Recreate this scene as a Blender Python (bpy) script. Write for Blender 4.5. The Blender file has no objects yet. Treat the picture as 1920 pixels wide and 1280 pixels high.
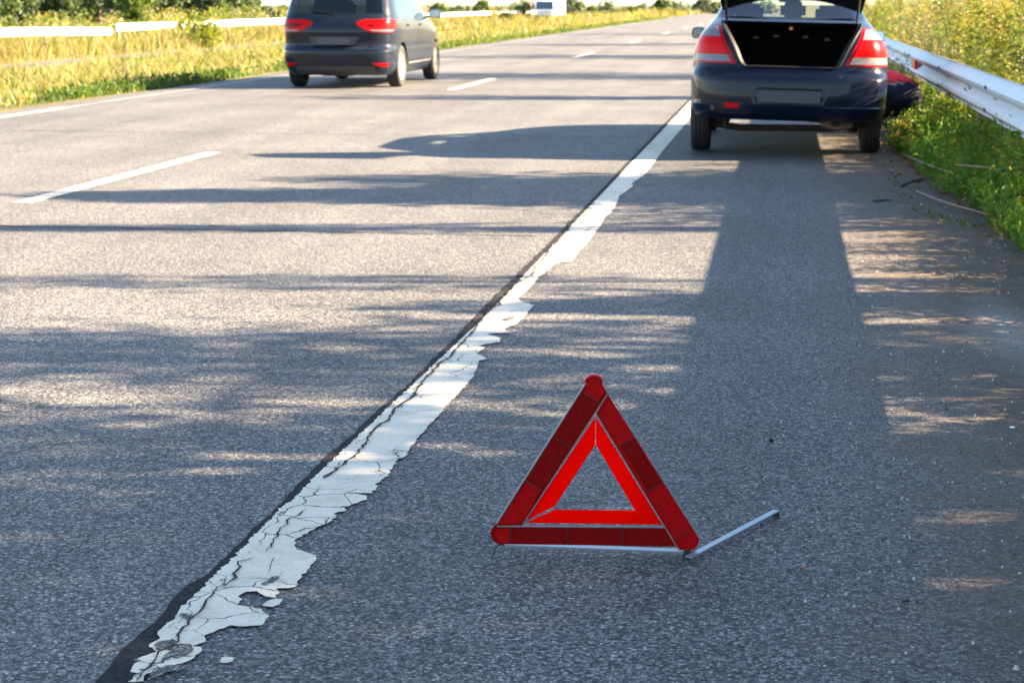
import bpy, bmesh, math, random
import numpy as np
from mathutils import Vector, Matrix, geometry

# ------------------------------------------------------------------ camera, sky, sun, exposure
SC = bpy.context.scene
CAM_H = 1.31
FPX = 3300.0                                  # focal length in pixels of the 1920 px wide photograph
PITCH = math.atan2(636, FPX)
YAW = math.atan(511 / FPX * math.cos(PITCH))
cam_data = bpy.data.cameras.new("camera")
cam = bpy.data.objects.new("camera", cam_data)
SC.collection.objects.link(cam)
cam.location = (0, 0, CAM_H)
cam.rotation_euler = (math.pi / 2 - PITCH, 0, YAW)
cam_data.sensor_width = 36.0
cam_data.lens = FPX / 1920 * 36.0
cam_data.clip_start = 0.05
cam_data.clip_end = 6000
cam_data.dof.use_dof = True
cam_data.dof.focus_distance = 4.45
cam_data.dof.aperture_fstop = 9.0
SC.camera = cam

SUN_EL = math.radians(23.6)
RIGHT = np.array([math.cos(YAW), math.sin(YAW), 0.0])
FWD = np.array([-math.sin(YAW), math.cos(YAW), 0.0])
SUN_DIR = Vector(RIGHT * math.cos(SUN_EL) + np.array([0, 0, math.sin(SUN_EL)]))   # towards the sun
world = bpy.data.worlds.new("World")
SC.world = world
world.use_nodes = True
nt = world.node_tree
sky = nt.nodes.new("ShaderNodeTexSky")
sky.sky_type = 'NISHITA'
sky.sun_disc = False
sky.sun_elevation = SUN_EL
sky.sun_rotation = math.atan2(SUN_DIR.x, SUN_DIR.y)
sky.air_density = 1.0
sky.dust_density = 0.6
sky.ozone_density = 1.0
bg = nt.nodes["Background"]
bg.inputs[1].default_value = 0.050
nt.links.new(sky.outputs[0], bg.inputs[0])
sun_data = bpy.data.lights.new("sun", 'SUN')
sun_data.energy = 5.0
sun_data.angle = math.radians(0.5)
sun_data.color = (1.0, 0.765, 0.50)
sun = bpy.data.objects.new("sun", sun_data)
SC.collection.objects.link(sun)
sun.rotation_euler = SUN_DIR.to_track_quat('Z', 'Y').to_euler()
SC.view_settings.view_transform = 'Standard'
SC.view_settings.look = 'None'
SC.view_settings.gamma = 1.0
SC.view_settings.exposure = 3.5
SC.cycles.max_bounces = 8
SC.cycles.transparent_max_bounces = 16
SC.cycles.use_denoising = True

# ------------------------------------------------------------------ helpers
C3 = np.array([0, 0, CAM_H])
UPV = FWD * math.sin(PITCH) + np.array([0, 0, math.cos(PITCH)])
FWV = FWD * math.cos(PITCH) - np.array([0, 0, math.sin(PITCH)])

def ground_at(px, py, z=0.0):
    """where a feature measured in the photograph stands on the ground"""
    d = RIGHT * (px - 960) + UPV * (640 - py) + FWV * FPX
    return C3 + d * ((z - CAM_H) / d[2])

def rd(r, D, z=0.0):
    p = RIGHT * r + FWD * D
    return Vector((p[0], p[1], z))

def link(o, parent=None):
    SC.collection.objects.link(o)
    if parent is not None:
        o.parent = parent
    return o

def tag(o, label=None, cat=None, group=None, kind=None):
    if label: o["label"] = label
    if cat: o["category"] = cat
    if group: o["group"] = group
    if kind: o["kind"] = kind
    return o

def empty(name, loc=(0, 0, 0), rz=0.0):
    o = bpy.data.objects.new(name, None)
    o.empty_display_size = 0.1
    o.location = loc
    o.rotation_euler = (0, 0, rz)
    return link(o)

class MB:
    """collects geometry for ONE mesh object"""
    def __init__(self): self.v, self.f, self.mi = [], [], []
    def add(self, vs, fs, mi=0):
        b = len(self.v)
        self.v += [tuple(map(float, p)) for p in vs]
        self.f += [[i + b for i in f] for f in fs]
        self.mi += [mi] * len(fs)
        return self
    def box(self, c, s, rot=None, mi=0, bev=0.0):
        bm = bmesh.new()
        bmesh.ops.create_cube(bm, size=1.0)
        for v in bm.verts: v.co = Vector((v.co.x * s[0], v.co.y * s[1], v.co.z * s[2]))
        if bev > 0: bmesh.ops.bevel(bm, geom=bm.edges[:] , offset=bev, segments=2, affect='EDGES')
        M = Matrix.Translation(c) @ (rot.to_4x4() if rot else Matrix())
        bm.verts.index_update()
        self.add([M @ v.co for v in bm.verts], [[v.index for v in f.verts] for f in bm.faces], mi)
        bm.free()
        return self
    def tube(self, pts, r, n=8, mi=0, caps=True):
        pts = [Vector(p) for p in pts]
        rs = r if isinstance(r, (list, tuple)) else [r] * len(pts)
        up = Vector((0, 0, 1))
        rings = []
        for i, p in enumerate(pts):
            t = (pts[min(i + 1, len(pts) - 1)] - pts[max(i - 1, 0)]).normalized()
            a = t.cross(up if abs(t.z) < 0.95 else Vector((1, 0, 0))).normalized()
            b = a.cross(t)
            rings.append([p + a * rs[i] * math.cos(2 * math.pi * k / n) + b * rs[i] * math.sin(2 * math.pi * k / n) for k in range(n)])
        return self.loft(rings, True, caps, mi)
    def loft(self, rings, closed=True, caps=False, mi=0):
        n = len(rings[0]); vs = [p for r in rings for p in r]; fs = []
        for i in range(len(rings) - 1):
            for k in range(n if closed else n - 1):
                k2 = (k + 1) % n
                fs.append([i * n + k, i * n + k2, (i + 1) * n + k2, (i + 1) * n + k])
        if caps:
            fs.append(list(range(n))[::-1]); fs.append([(len(rings) - 1) * n + k for k in range(n)])
        return self.add(vs, fs, mi)
    def lathe_x(self, prof, c, n=32, mi=0):
        """profile of (x, radius) turned about the x axis through c"""
        rings = [[Vector((c[0] + x, c[1] + r * math.cos(2 * math.pi * k / n), c[2] + r * math.sin(2 * math.pi * k / n))) for k in range(n)] for x, r in prof]
        return self.loft(rings, True, False, mi)
    def prism(self, poly, axis_vec, mi=0):
        """3-D polygon extruded along a vector"""
        n = len(poly); a = Vector(axis_vec)
        vs = [Vector(p) for p in poly] + [Vector(p) + a for p in poly]
        fs = [list(range(n))[::-1], [n + i for i in range(n)]]
        for i in range(n): fs.append([i, (i + 1) % n, n + (i + 1) % n, n + i])
        return self.add(vs, fs, mi)
    def build(self, name, mats, parent=None, smooth=None, M=None, fix=True):
        me = bpy.data.meshes.new(name)
        vs = [tuple(M @ Vector(p)) for p in self.v] if M is not None else self.v
        me.from_pydata(vs, [], self.f)
        for m in (mats if isinstance(mats, (list, tuple)) else [mats]): me.materials.append(m)
        me.polygons.foreach_set("material_index", self.mi)
        if fix:
            bm = bmesh.new(); bm.from_mesh(me)
            bmesh.ops.recalc_face_normals(bm, faces=bm.faces[:])
            bm.to_mesh(me); bm.free()
        if smooth is not None:
            me.polygons.foreach_set("use_smooth", [True] * len(me.polygons))
            me.set_sharp_from_angle(angle=math.radians(smooth))
        me.update()
        return link(bpy.data.objects.new(name, me), parent)

def fast_mesh(name, verts, quads, mats, mi=None, smooth=False):
    verts = np.asarray(verts, np.float32); quads = np.asarray(quads, np.int32)
    me = bpy.data.meshes.new(name)
    me.vertices.add(len(verts)); me.vertices.foreach_set("co", verts.ravel())
    me.loops.add(quads.size); me.loops.foreach_set("vertex_index", quads.ravel())
    me.polygons.add(len(quads))
    me.polygons.foreach_set("loop_start", np.arange(0, quads.size, 4, dtype=np.int32))
    for m in mats: me.materials.append(m)
    if mi is not None: me.polygons.foreach_set("material_index", np.asarray(mi, np.int32))
    me.polygons.foreach_set("use_smooth", np.full(len(quads), smooth, dtype=bool))
    me.update(calc_edges=True)
    me.validate()
    return me

# ------------------------------------------------------------------ materials
def new_mat(name):
    m = bpy.data.materials.new(name); m.use_nodes = True
    return m, m.node_tree, m.node_tree.nodes["Principled BSDF"]

def mat(name, col, rough=0.5, metal=0.0, coat=0.0, spec=0.5, noise=0.0, nscale=20.0, bump=0.0):
    m, t, b = new_mat(name)
    b.inputs["Base Color"].default_value = (*col, 1); b.inputs["Roughness"].default_value = rough
    b.inputs["Metallic"].default_value = metal; b.inputs["Coat Weight"].default_value = coat
    b.inputs["Coat Roughness"].default_value = 0.05
    b.inputs["Specular IOR Level"].default_value = spec
    if noise > 0 or bump > 0:
        tc = t.nodes.new("ShaderNodeTexCoord"); n = t.nodes.new("ShaderNodeTexNoise")
        n.inputs["Scale"].default_value = nscale; n.inputs["Detail"].default_value = 6
        t.links.new(tc.outputs["Object"], n.inputs["Vector"])
        if noise > 0:
            r = t.nodes.new("ShaderNodeMapRange")
            r.inputs["From Min"].default_value = 0.3; r.inputs["From Max"].default_value = 0.7
            r.inputs["To Min"].default_value = 1 - noise; r.inputs["To Max"].default_value = 1 + noise
            t.links.new(n.outputs[0], r.inputs["Value"])
            mx = t.nodes.new("ShaderNodeVectorMath"); mx.operation = 'SCALE'
            mx.inputs[0].default_value = col
            t.links.new(r.outputs[0], mx.inputs["Scale"]); t.links.new(mx.outputs[0], b.inputs["Base Color"])
        if bump > 0:
            bp = t.nodes.new("ShaderNodeBump"); bp.inputs["Strength"].default_value = bump; bp.inputs["Distance"].default_value = 0.01
            t.links.new(n.outputs[0], bp.inputs["Height"]); t.links.new(bp.outputs[0], b.inputs["Normal"])
    return m

def leaf_mat(name, col, trans=0.45, rough=0.55):
    m, t, b = new_mat(name)
    tc = t.nodes.new("ShaderNodeTexCoord"); n = t.nodes.new("ShaderNodeTexNoise")
    n.inputs["Scale"].default_value = 1.3; n.inputs["Detail"].default_value = 5
    t.links.new(tc.outputs["Object"], n.inputs["Vector"])
    r = t.nodes.new("ShaderNodeMapRange"); r.inputs["From Min"].default_value = 0.3; r.inputs["From Max"].default_value = 0.7
    r.inputs["To Min"].default_value = 0.7; r.inputs["To Max"].default_value = 1.3
    t.links.new(n.outputs[0], r.inputs["Value"])
    mx = t.nodes.new("ShaderNodeVectorMath"); mx.operation = 'SCALE'; mx.inputs[0].default_value = col
    t.links.new(r.outputs[0], mx.inputs["Scale"])
    t.links.new(mx.outputs[0], b.inputs["Base Color"])
    b.inputs["Roughness"].default_value = rough; b.inputs["Specular IOR Level"].default_value = 0.25
    tr = t.nodes.new("ShaderNodeBsdfTranslucent")
    m2 = t.nodes.new("ShaderNodeVectorMath"); m2.operation = 'MULTIPLY'; m2.inputs[1].default_value = (1.25, 1.15, 0.6)
    t.links.new(mx.outputs[0], m2.inputs[0]); t.links.new(m2.outputs[0], tr.inputs[0])
    s = t.nodes.new("ShaderNodeMixShader"); s.inputs[0].default_value = trans
    t.links.new(b.outputs[0], s.inputs[1]); t.links.new(tr.outputs[0], s.inputs[2])
    t.links.new(s.outputs[0], t.nodes["Material Output"].inputs[0])
    return m

def glass_mat(name, tint, refl=1.0):
    m, t, b = new_mat(name)
    t.nodes.remove(b)
    g = t.nodes.new("ShaderNodeBsdfGlossy"); g.inputs["Roughness"].default_value = 0.02
    tr = t.nodes.new("ShaderNodeBsdfTransparent"); tr.inputs[0].default_value = (*tint, 1)
    lw = t.nodes.new("ShaderNodeLayerWeight"); lw.inputs[0].default_value = 0.5
    pw = t.nodes.new("ShaderNodeMath"); pw.operation = 'POWER'; pw.inputs[1].default_value = 4.0
    t.links.new(lw.outputs["Facing"], pw.inputs[0])
    fr = t.nodes.new("ShaderNodeMath"); fr.operation = 'MULTIPLY_ADD'; fr.inputs[1].default_value = 0.75; fr.inputs[2].default_value = 0.05
    t.links.new(pw.outputs[0], fr.inputs[0])
    s = t.nodes.new("ShaderNodeMixShader")
    mu = t.nodes.new("ShaderNodeMath"); mu.operation = 'MULTIPLY'; mu.inputs[1].default_value = refl; mu.use_clamp = True
    t.links.new(fr.outputs[0], mu.inputs[0]); t.links.new(mu.outputs[0], s.inputs[0])
    t.links.new(tr.outputs[0], s.inputs[1]); t.links.new(g.outputs[0], s.inputs[2])
    t.links.new(s.outputs[0], t.nodes["Material Output"].inputs[0])
    return m

def asphalt_mat():
    m, t, b = new_mat("asphalt")
    N = t.nodes.new; L = t.links.new
    tc = N("ShaderNodeTexCoord")
    # aggregate: coarse chips and finer grit between them
    v1 = N("ShaderNodeTexVoronoi"); v1.inputs["Scale"].default_value = 130
    v2 = N("ShaderNodeTexVoronoi"); v2.inputs["Scale"].default_value = 230
    ns = N("ShaderNodeTexNoise"); ns.inputs["Scale"].default_value = 420; ns.inputs["Detail"].default_value = 3
    big = N("ShaderNodeTexNoise"); big.inputs["Scale"].default_value = 0.55; big.inputs["Detail"].default_value = 8; big.inputs["Roughness"].default_value = 0.65
    for n in (v1, v2, ns, big): L(tc.outputs["Object"], n.inputs["Vector"])
    s1 = N("ShaderNodeSeparateColor"); L(v1.outputs["Color"], s1.inputs[0])
    ra = N("ShaderNodeValToRGB"); L(s1.outputs[0], ra.inputs[0])
    e = ra.color_ramp.elements
    e[0].position = 0.0; e[0].color = (0.034, 0.035, 0.039, 1)
    e[1].position = 1.0; e[1].color = (0.34, 0.32, 0.30, 1)
    for p, c in ((0.28, (0.066, 0.069, 0.076, 1)), (0.55, (0.118, 0.118, 0.122, 1)), (0.82, (0.175, 0.17, 0.165, 1)), (0.95, (0.235, 0.225, 0.215, 1))):
        x = e.new(p); x.color = c
    s2 = N("ShaderNodeSeparateColor"); L(v2.outputs["Color"], s2.inputs[0])
    rb = N("ShaderNodeMapRange"); rb.inputs["To Min"].default_value = 0.68; rb.inputs["To Max"].default_value = 1.3
    L(s2.outputs[1], rb.inputs["Value"])
    # binder between the chips is darker
    rc = N("ShaderNodeMapRange"); rc.inputs["From Min"].default_value = 0.25; rc.inputs["From Max"].default_value = 0.75
    rc.inputs["To Min"].default_value = 1.12; rc.inputs["To Max"].default_value = 0.55
    L(v1.outputs["Distance"], rc.inputs["Value"])
    rbig = N("ShaderNodeMapRange"); rbig.inputs["From Min"].default_value = 0.3; rbig.inputs["From Max"].default_value = 0.7
    rbig.inputs["To Min"].default_value = 0.80; rbig.inputs["To Max"].default_value = 1.2
    L(big.outputs[0], rbig.inputs["Value"])
    m1 = N("ShaderNodeMath"); m1.operation = 'MULTIPLY'; L(rb.outputs[0], m1.inputs[0]); L(rc.outputs[0], m1.inputs[1])
    m2 = N("ShaderNodeMath"); m2.operation = 'MULTIPLY'; L(m1.outputs[0], m2.inputs[0]); L(rbig.outputs[0], m2.inputs[1])
    sc = N("ShaderNodeVectorMath"); sc.operation = 'SCALE'; L(ra.outputs[0], sc.inputs[0]); L(m2.outputs[0], sc.inputs["Scale"])
    # traffic lanes are worn paler than the hard shoulder: x < -1.2
    sx = N("ShaderNodeSeparateXYZ"); L(tc.outputs["Object"], sx.inputs[0])
    lane = N("ShaderNodeMapRange"); lane.inputs["From Min"].default_value = -1.5; lane.inputs["From Max"].default_value = -1.0
    lane.inputs["To Min"].default_value = 1.03; lane.inputs["To Max"].default_value = 0.95
    L(sx.outputs[0], lane.inputs["Value"])
    sc2 = N("ShaderNodeVectorMath"); sc2.operation = 'SCALE'; L(sc.outputs[0], sc2.inputs[0]); L(lane.outputs[0], sc2.inputs["Scale"])
    # sandy dirt drifting over the outer edge of the shoulder
    dn = N("ShaderNodeTexNoise"); dn.inputs["Scale"].default_value = 2.2; dn.inputs["Detail"].default_value = 9; dn.inputs["Roughness"].default_value = 0.7
    L(tc.outputs["Object"], dn.inputs["Vector"])
    ad = N("ShaderNodeMath"); ad.operation = 'MULTIPLY_ADD'; ad.inputs[1].default_value = 1.5; L(dn.outputs[0], ad.inputs[0]); L(sx.outputs[0], ad.inputs[2])
    dm = N("ShaderNodeMapRange"); dm.inputs["From Min"].default_value = 0.9; dm.inputs["From Max"].default_value = 1.6
    L(ad.outputs[0], dm.inputs["Value"])
    dcol = N("ShaderNodeValToRGB"); dcol.color_ramp.elements[0].color = (0.040, 0.029, 0.019, 1); dcol.color_ramp.elements[1].color = (0.165, 0.120, 0.080, 1)
    dn2 = N("ShaderNodeTexNoise"); dn2.inputs["Scale"].default_value = 70; dn2.inputs["Detail"].default_value = 8; dn2.inputs["Roughness"].default_value = 0.75
    L(tc.outputs["Object"], dn2.inputs["Vector"]); 
    dr = N("ShaderNodeMapRange"); dr.inputs["From Min"].default_value = 0.3; dr.inputs["From Max"].default_value = 0.7
    L(dn2.outputs[0], dr.inputs["Value"]); L(dr.outputs[0], dcol.inputs[0])
    fac = N("ShaderNodeMath"); fac.operation = 'MULTIPLY'; fac.inputs[1].default_value = 0.88; L(dm.outputs[0], fac.inputs[0])
    mix = N("ShaderNodeMix"); mix.data_type = 'RGBA'
    L(fac.outputs[0], mix.inputs[0]); L(sc2.outputs[0], mix.inputs[6]); L(dcol.outputs[0], mix.inputs[7])
    # wheel tracks and stains drawn out along the road
    st = N("ShaderNodeMapping"); st.inputs["Scale"].default_value = (1.6, 0.10, 1.0); L(tc.outputs["Object"], st.inputs["Vector"])
    sn = N("ShaderNodeTexNoise"); sn.inputs["Scale"].default_value = 1.0; sn.inputs["Detail"].default_value = 5; L(st.outputs[0], sn.inputs["Vector"])
    sr = N("ShaderNodeMapRange"); sr.inputs["From Min"].default_value = 0.3; sr.inputs["From Max"].default_value = 0.7; sr.inputs["To Min"].default_value = 0.84; sr.inputs["To Max"].default_value = 1.16; L(sn.outputs[0], sr.inputs["Value"])
    fin = N("ShaderNodeVectorMath"); fin.operation = 'SCALE'; L(mix.outputs[2], fin.inputs[0]); L(sr.outputs[0], fin.inputs["Scale"])
    # a pale drift of dust on the outer edge
    du = N("ShaderNodeVectorMath"); du.operation = 'DISTANCE'; dmp = N("ShaderNodeMapping"); dmp.inputs["Location"].default_value = (-0.96 * 3.2, -7.2 * .62, 0); dmp.inputs["Scale"].default_value = (3.2, .62, 0); dmp.inputs["Rotation"].default_value = (0, 0, 0)
    L(tc.outputs["Object"], dmp.inputs["Vector"]); L(dmp.outputs[0], du.inputs[0]); du.inputs[1].default_value = (0, 0, 0)
    dn3 = N("ShaderNodeMath"); dn3.operation = 'MULTIPLY_ADD'; dn3.inputs[1].default_value = 0.9; L(dn.outputs[0], dn3.inputs[0]); L(du.outputs["Value"], dn3.inputs[2])
    dr3 = N("ShaderNodeMapRange"); dr3.inputs["From Min"].default_value = 0.55; dr3.inputs["From Max"].default_value = 1.15; dr3.inputs["To Min"].default_value = 0.75; dr3.inputs["To Max"].default_value = 0.0; L(dn3.outputs[0], dr3.inputs["Value"])
    mx2 = N("ShaderNodeMix"); mx2.data_type = 'RGBA'; mx2.inputs[7].default_value = (0.27, 0.25, 0.23, 1); L(dr3.outputs[0], mx2.inputs[0]); L(fin.outputs[0], mx2.inputs[6])
    L(mx2.outputs[2], b.inputs["Base Color"])
    b.inputs["Roughness"].default_value = 0.75
    b.inputs["Specular IOR Level"].default_value = 0.2
    hm = N("ShaderNodeMath"); hm.operation = 'MULTIPLY_ADD'; hm.inputs[1].default_value = -0.9
    L(v1.outputs["Distance"], hm.inputs[0]); 
    hs = N("ShaderNodeMath"); hs.operation = 'MULTIPLY_ADD'; hs.inputs[1].default_value = 0.5; L(ns.outputs[0], hs.inputs[0]); L(s1.outputs[1], hs.inputs[2])
    L(hs.outputs[0], hm.inputs[2])
    bp = N("ShaderNodeBump"); bp.inputs["Strength"].default_value = 0.5; bp.inputs["Distance"].default_value = 0.004
    L(hm.outputs[0], bp.inputs["Height"])
    cl = N("ShaderNodeTexNoise"); cl.inputs["Scale"].default_value = 26; cl.inputs["Detail"].default_value = 7; cl.inputs["Roughness"].default_value = 0.65; L(tc.outputs["Object"], cl.inputs["Vector"])
    b2 = N("ShaderNodeBump"); b2.inputs["Distance"].default_value = 0.03; L(cl.outputs[0], b2.inputs["Height"]); L(bp.outputs[0], b2.inputs["Normal"]); L(fac.outputs[0], b2.inputs["Strength"])
    L(b2.outputs[0], b.inputs["Normal"])
    return m

def paint_mat(name, col, dirt=0.35):
    """worn thermoplastic road paint with greasy specks"""
    m, t, b = new_mat(name); N = t.nodes.new; L = t.links.new
    tc = N("ShaderNodeTexCoord")
    n = N("ShaderNodeTexNoise"); n.inputs["Scale"].default_value = 9; n.inputs["Detail"].default_value = 10; n.inputs["Roughness"].default_value = 0.75
    n2 = N("ShaderNodeTexNoise"); n2.inputs["Scale"].default_value = 160; n2.inputs["Detail"].default_value = 4
    for q in (n, n2): L(tc.outputs["Object"], q.inputs["Vector"])
    r = N("ShaderNodeValToRGB"); L(n.outputs[0], r.inputs[0])
    r.color_ramp.elements[0].position = 0.25; r.color_ramp.elements[0].color = (*[c * (1 - dirt) for c in col], 1)
    r.color_ramp.elements[1].position = 0.55; r.color_ramp.elements[1].color = (*col, 1)
    r2 = N("ShaderNodeMapRange"); r2.inputs["From Min"].default_value = 0.28; r2.inputs["From Max"].default_value = 0.42
    r2.inputs["To Min"].default_value = 0.6; r2.inputs["To Max"].default_value = 1.0
    L(n2.outputs[0], r2.inputs["Value"])
    s = N("ShaderNodeVectorMath"); s.operation = 'SCALE'; L(r.outputs[0], s.inputs[0]); L(r2.outputs[0], s.inputs["Scale"])
    wn = N("ShaderNodeTexNoise"); wn.inputs["Scale"].default_value = 14; wn.inputs["Detail"].default_value = 4; L(tc.outputs["Object"], wn.inputs["Vector"])
    wa = N("ShaderNodeVectorMath"); wa.operation = 'MULTIPLY_ADD'; wa.inputs[1].default_value = (.06, .06, .06); L(wn.outputs["Color"], wa.inputs[0]); L(tc.outputs["Object"], wa.inputs[2])
    ve = N("ShaderNodeTexVoronoi"); ve.feature = 'DISTANCE_TO_EDGE'; ve.inputs["Scale"].default_value = 9; L(wa.outputs[0], ve.inputs["Vector"])
    mk = N("ShaderNodeTexNoise"); mk.inputs["Scale"].default_value = 3.1; mk.inputs["Detail"].default_value = 3; L(tc.outputs["Object"], mk.inputs["Vector"])
    th = N("ShaderNodeMapRange"); th.inputs["From Min"].default_value = 0.42; th.inputs["From Max"].default_value = 0.62; th.inputs["To Min"].default_value = 0.0; th.inputs["To Max"].default_value = 0.022; L(mk.outputs[0], th.inputs["Value"])
    lt = N("ShaderNodeMath"); lt.operation = 'LESS_THAN'; L(ve.outputs["Distance"], lt.inputs[0]); L(th.outputs[0], lt.inputs[1])
    chp = N("ShaderNodeTexNoise"); chp.inputs["Scale"].default_value = 38; chp.inputs["Detail"].default_value = 6; chp.inputs["Roughness"].default_value = 0.7; L(tc.outputs["Object"], chp.inputs["Vector"])
    cg = N("ShaderNodeMath"); cg.operation = 'GREATER_THAN'; cg.inputs[1].default_value = 0.685; L(chp.outputs[0], cg.inputs[0])
    om = N("ShaderNodeMath"); om.operation = 'MAXIMUM'; L(lt.outputs[0], om.inputs[0]); L(cg.outputs[0], om.inputs[1])
    mxp = N("ShaderNodeMix"); mxp.data_type = 'RGBA'; mxp.inputs[7].default_value = (0.06, 0.062, 0.066, 1); L(om.outputs[0], mxp.inputs[0]); L(s.outputs[0], mxp.inputs[6])
    L(mxp.outputs[2], b.inputs["Base Color"]); b.inputs["Roughness"].default_value = 0.65; b.inputs["Specular IOR Level"].default_value = 0.3
    bp = N("ShaderNodeBump"); bp.inputs["Strength"].default_value = 0.2; bp.inputs["Distance"].default_value = 0.002
    L(n2.outputs[0], bp.inputs["Height"]); L(bp.outputs[0], b.inputs["Normal"])
    return m

def soil_mat():
    m, t, b = new_mat("soil"); N = t.nodes.new; L = t.links.new
    tc = N("ShaderNodeTexCoord")
    n = N("ShaderNodeTexNoise"); n.inputs["Scale"].default_value = 0.35; n.inputs["Detail"].default_value = 10; n.inputs["Roughness"].default_value = 0.7
    L(tc.outputs["Object"], n.inputs["Vector"])
    r = N("ShaderNodeValToRGB"); L(n.outputs[0], r.inputs[0])
    e = r.color_ramp.elements
    e[0].position = 0.3; e[0].color = (0.07, 0.07, 0.03, 1); e[1].position = 0.7; e[1].color = (0.17, 0.135, 0.07, 1)
    L(r.outputs[0], b.inputs["Base Color"]); b.inputs["Roughness"].default_value = 0.95; b.inputs["Specular IOR Level"].default_value = 0.1
    bp = N("ShaderNodeBump"); bp.inputs["Strength"].default_value = 0.6; bp.inputs["Distance"].default_value = 0.2
    L(n.outputs[0], bp.inputs["Height"]); L(bp.outputs[0], b.inputs["Normal"])
    return m

ASPHALT = asphalt_mat()
WHITE_PAINT = paint_mat("road_paint", (0.60, 0.53, 0.415))
FADED_PAINT = paint_mat("faded_road_paint", (0.21, 0.205, 0.19), 0.4)
TAR = mat("tar", (0.028, 0.027, 0.030), 0.95, spec=0.05, noise=0.4, nscale=60, bump=0.5)
SOIL = soil_mat()
BLACK = mat("black_plastic", (0.008, 0.008, 0.009), 0.6, spec=0.25)
RUBBER = mat("rubber", (0.016, 0.016, 0.017), 0.8, noise=0.3, nscale=30)
FELT = mat("trunk_felt", (0.0035, 0.0035, 0.004), 0.95, spec=0.1)
CHROME = mat("chrome", (0.7, 0.7, 0.7), 0.12, 1.0)
STEEL = mat("galvanised_steel", (0.50, 0.51, 0.53), 0.5, 0.25, noise=0.06, nscale=3)
POST_STEEL = mat("weathered_post", (0.16, 0.14, 0.12), 0.7, 0.2, noise=0.3, nscale=8)  # post steel darkened, shade behind the rails put into its colour
STEEL_WHITE = mat("whitish_steel", (0.72, 0.72, 0.71), 0.5, 0.1, noise=0.08, nscale=3)
DARK_HOLE = mat("dark_hole", (0.01, 0.01, 0.01), 0.9)
NAVY_PAINT = mat("navy_car_paint", (0.0022, 0.0048, 0.016), 0.30, 0.0, coat=0.33, spec=0.1)
GREY_PAINT = mat("grey_car_paint", (0.008, 0.0115, 0.021), 0.30, 0.0, coat=0.42, spec=0.12)
GLASS = glass_mat("clear_glass", (0.80, 0.88, 0.86))
DARK_GLASS = glass_mat("tinted_glass", (0.16, 0.20, 0.24), 1.2)
RED_LENS = mat("red_lens", (0.40, 0.001, 0.002), 0.2, spec=0.15)
CLEAR_LENS = mat("clear_lens", (0.135, 0.125, 0.14), 0.15, spec=.35)
SEAT_CLOTH = mat("seat_cloth", (0.035, 0.028, 0.030), 0.9, noise=0.2, nscale=40)
ALLOY = mat("alloy", (0.62, 0.60, 0.57), 0.35, 0.7)
RUST = mat("rusty_steel", (0.16, 0.10, 0.065), 0.7, 0.3, noise=0.5, nscale=25)
PLATE = mat("plate_grey", (0.036, 0.039, 0.052), 0.45, noise=0.2, nscale=60)
MIRROR = mat("mirror_glass", (0.55, 0.58, 0.62), 0.08, 1.0)
BARK = mat("bark", (0.10, 0.075, 0.055), 0.9, noise=0.4, nscale=12, bump=0.6)

# ------------------------------------------------------------------ ground
def fall(y):
    return -max(0.0, min(y, 560) - 200) * 0.014
def terrain_z(x, y):
    xs = [-400, -60, -32, -28.5, -27.8, -20.6, -19.5, -14, -10.2, -9.3, 1.2, 2.0, 4.0, 12, 60, 400]
    zs = [-1.6, -1.3, -0.75, -0.7, -0.95, -0.95, -0.45, -0.25, -0.04, -0.03, -0.03, -0.02, -0.15, -0.3, -0.5, -0.5]
    return float(np.interp(x, xs, zs)) + fall(y)

def make_terrain():
    xs = sorted(set([-3000, -1500, -800, -400, -200, -120, -80, -60, -45, -36, -32, -30, -28.5, -27.8, -25, -20.6, -19.5, -18, -14, -12, -10.6, -10.2, -9.3, -6, -3, 0, 1.2, 1.5, 2, 3, 4, 6, 9, 12, 20, 40, 80, 160, 400, 1000, 3000]))
    ys = [-60, -30, -15] + list(np.arange(-6, 60, 3.0)) + list(np.arange(60, 150, 10.0)) + [150, 165, 180, 200, 230, 260, 300, 350, 400, 450, 500, 560, 640, 800, 1100, 1600, 2400, 4000]
    rng = random.Random(4)
    vs = [(x, y, terrain_z(x, y) + (rng.uniform(-.05, .05) if (x < -11 or x > 2.5) and abs(x) < 100 else 0)) for y in ys for x in xs]
    n = len(xs)
    fs = [[j * n + i, j * n + i + 1, (j + 1) * n + i + 1, (j + 1) * n + i] for j in range(len(ys) - 1) for i in range(n - 1)]
    o = MB().add(vs, fs).build("ground", SOIL, smooth=60, fix=False)
    tag(o, "dry grassy ground on both sides of the highway", "ground", kind="structure")
make_terrain()

def strip(name, x0, x1, ys, material, z=0.0, jit=0.0, seed=1, kind="structure", label=None, cat=None, follow=True, zoff=None):
    rng = random.Random(seed)
    vs, fs = [], []
    for i, y in enumerate(ys):
        zz = (zoff(y) if zoff else fall(y)) + z
        vs += [(x0 + rng.uniform(-jit, jit), y, zz), (x1 + rng.uniform(-jit, jit), y, zz)]
        if i: fs.append([2 * i - 2, 2 * i - 1, 2 * i + 1, 2 * i])
    o = MB().add(vs, fs).build(name, material, fix=False)
    if kind: tag(o, label, cat, kind=kind)
    return o

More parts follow.
